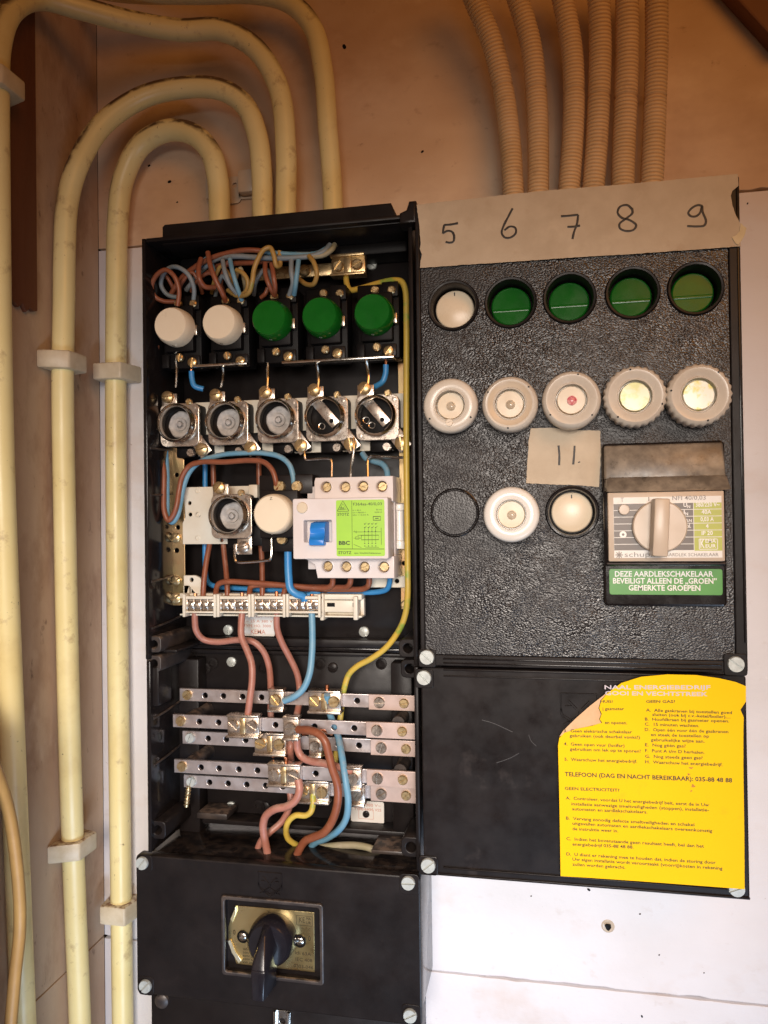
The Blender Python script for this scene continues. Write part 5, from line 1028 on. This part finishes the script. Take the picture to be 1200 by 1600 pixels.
for px, py, rr in ((1080, 1200, .0012), (1076, 1210, .0008), (1083, 1228, .0012), (1080, 1236, .0007)):
    c = P(px, py, DS); B().plate([(c[0]+rr*(1+.4*math.sin(3*a+px))*math.cos(a), c[1]+rr*.7*(1+.4*math.cos(2*a+py))*math.sin(a)) for a in [i*.35 for i in range(18)]], [], DS-.0001, DS+.00006, 0).build('paper_scuff', M['paper_tear'], st)
lines('print_pale', 'heading_print', [('NAAL ENERGIEBEDRIJF', 944, 1075, 1108, 1075, 6.6, .02), ('GOOI EN VECHTSTREEK', 945, 1084.5, 1104, 1086, 6.6, .02)])
lines('print_brown', 'instruction_print', [
 ('HUIS!', 938, 1097, 957, 1097, 4.2, .02), ('GEEN GAS?', 1009, 1097, 1054, 1097, 4.4, .02), ('j gasmeter', 941, 1109, 975, 1109, 5.0, .014), ('A.  Alle gaskranen bij toestellen goed', 1009, 1111, 1143, 1115, 5.0, .014), ('sluiten (ook bij c.v.-ketel/boiler)....', 1019, 1118, 1141, 1122, 5.0, .014),
 ('B.  Hoofdkraan bij gasmeter openen.', 1007.5, 1125.5, 1139, 1128.5, 5.0, .014), ('en openen.', 945, 1131, 980, 1131.5, 5.0, .014), ('C.  15 minuten wachten.', 1007.5, 1133.5, 1092.5, 1136, 5.0, .014),
 ('D.  Open één voor één de gaskranen', 1007.5, 1142, 1138, 1145.5, 5.0, .014), ('en steek de toestellen op', 1017, 1150, 1108, 1152.5, 5.0, .014), ('gebruikelijke wijze aan.', 1017, 1158, 1101, 1160.5, 5.0, .014), ('E.  Nog géén gas?', 1008, 1166, 1071.5, 1168, 5.0, .014),
 ('F.  Punt A t/m D herhalen.', 1008, 1175, 1101, 1178, 5.0, .014), ('G.  Nog steeds geen gas?', 1008, 1184, 1098, 1186.5, 5.0, .014), ('H.  Waarschuw het energiebedrijf.', 1008, 1192.5, 1129, 1197, 5.0, .014),
 ('3.  Geen elektrische schakelaar', 881, 1144, 987.5, 1146, 5.0, .014), ('gebruiken (ook deurbel vonkt!)', 890, 1151.5, 1000, 1154.5, 5.0, .014), ('4.  Geen open vuur (lucifer)', 881, 1164.5, 976, 1167.5, 5.0, .014), ('gebruiken om lek op te sporen!', 890.5, 1172.5, 1001, 1176, 5.0, .014), ('5.  Waarschuw het energiebedrijf.', 882, 1188.5, 995.5, 1192, 5.0, .014),
 ('TELEFOON (DAG EN NACHT BEREIKBAAR): 035-88 48 88', 882.5, 1212.5, 1144, 1222.5, 6.8, .022), ('GEEN ELECTRICITEIT?', 882.5, 1234, 968, 1237, 4.8, .018),
 ('A.  Controleer, voordat U het energiebedrijf belt, eerst de in Uw', 884, 1249, 1108, 1260, 5.0, .014), ('installatie aanwezige smeltveiligheden (stoppen), installatie-', 893, 1258, 1108, 1268, 5.0, .014), ('automaten en aardlekschakelaars.', 894, 1266, 1011.5, 1271, 5.0, .014),
 ('B.  Vervang zonodig defecte smeltveiligheden en schakel', 884.5, 1280.5, 1085, 1291, 5.0, .014), ('uitgevallen automaten en aardlekschakelaars overeenkomstig', 894.5, 1288.5, 1113, 1300.5, 5.0, .014), ('de instruktie weer in.', 894.5, 1297, 966, 1300.5, 5.0, .014),
 ('C.  Indien het bovenstaande geen resultaat heeft, bel dan het', 885, 1312.5, 1100, 1324.5, 5.0, .014), ('energiebedrijf 035-88 48 88.', 894.5, 1321, 990, 1326, 5.0, .014),
 ('D.  U dient er rekening mee te houden dat, indien de storing door', 885, 1336.5, 1118.5, 1350, 5.0, .014), ('Uw eigen installatie wordt veroorzaakt (voorrij)kosten in rekening', 894.5, 1344.5, 1129, 1359, 5.0, .014), ('zullen worden gebracht.', 894.5, 1352.5, 977, 1357.5, 5.0, .014)])
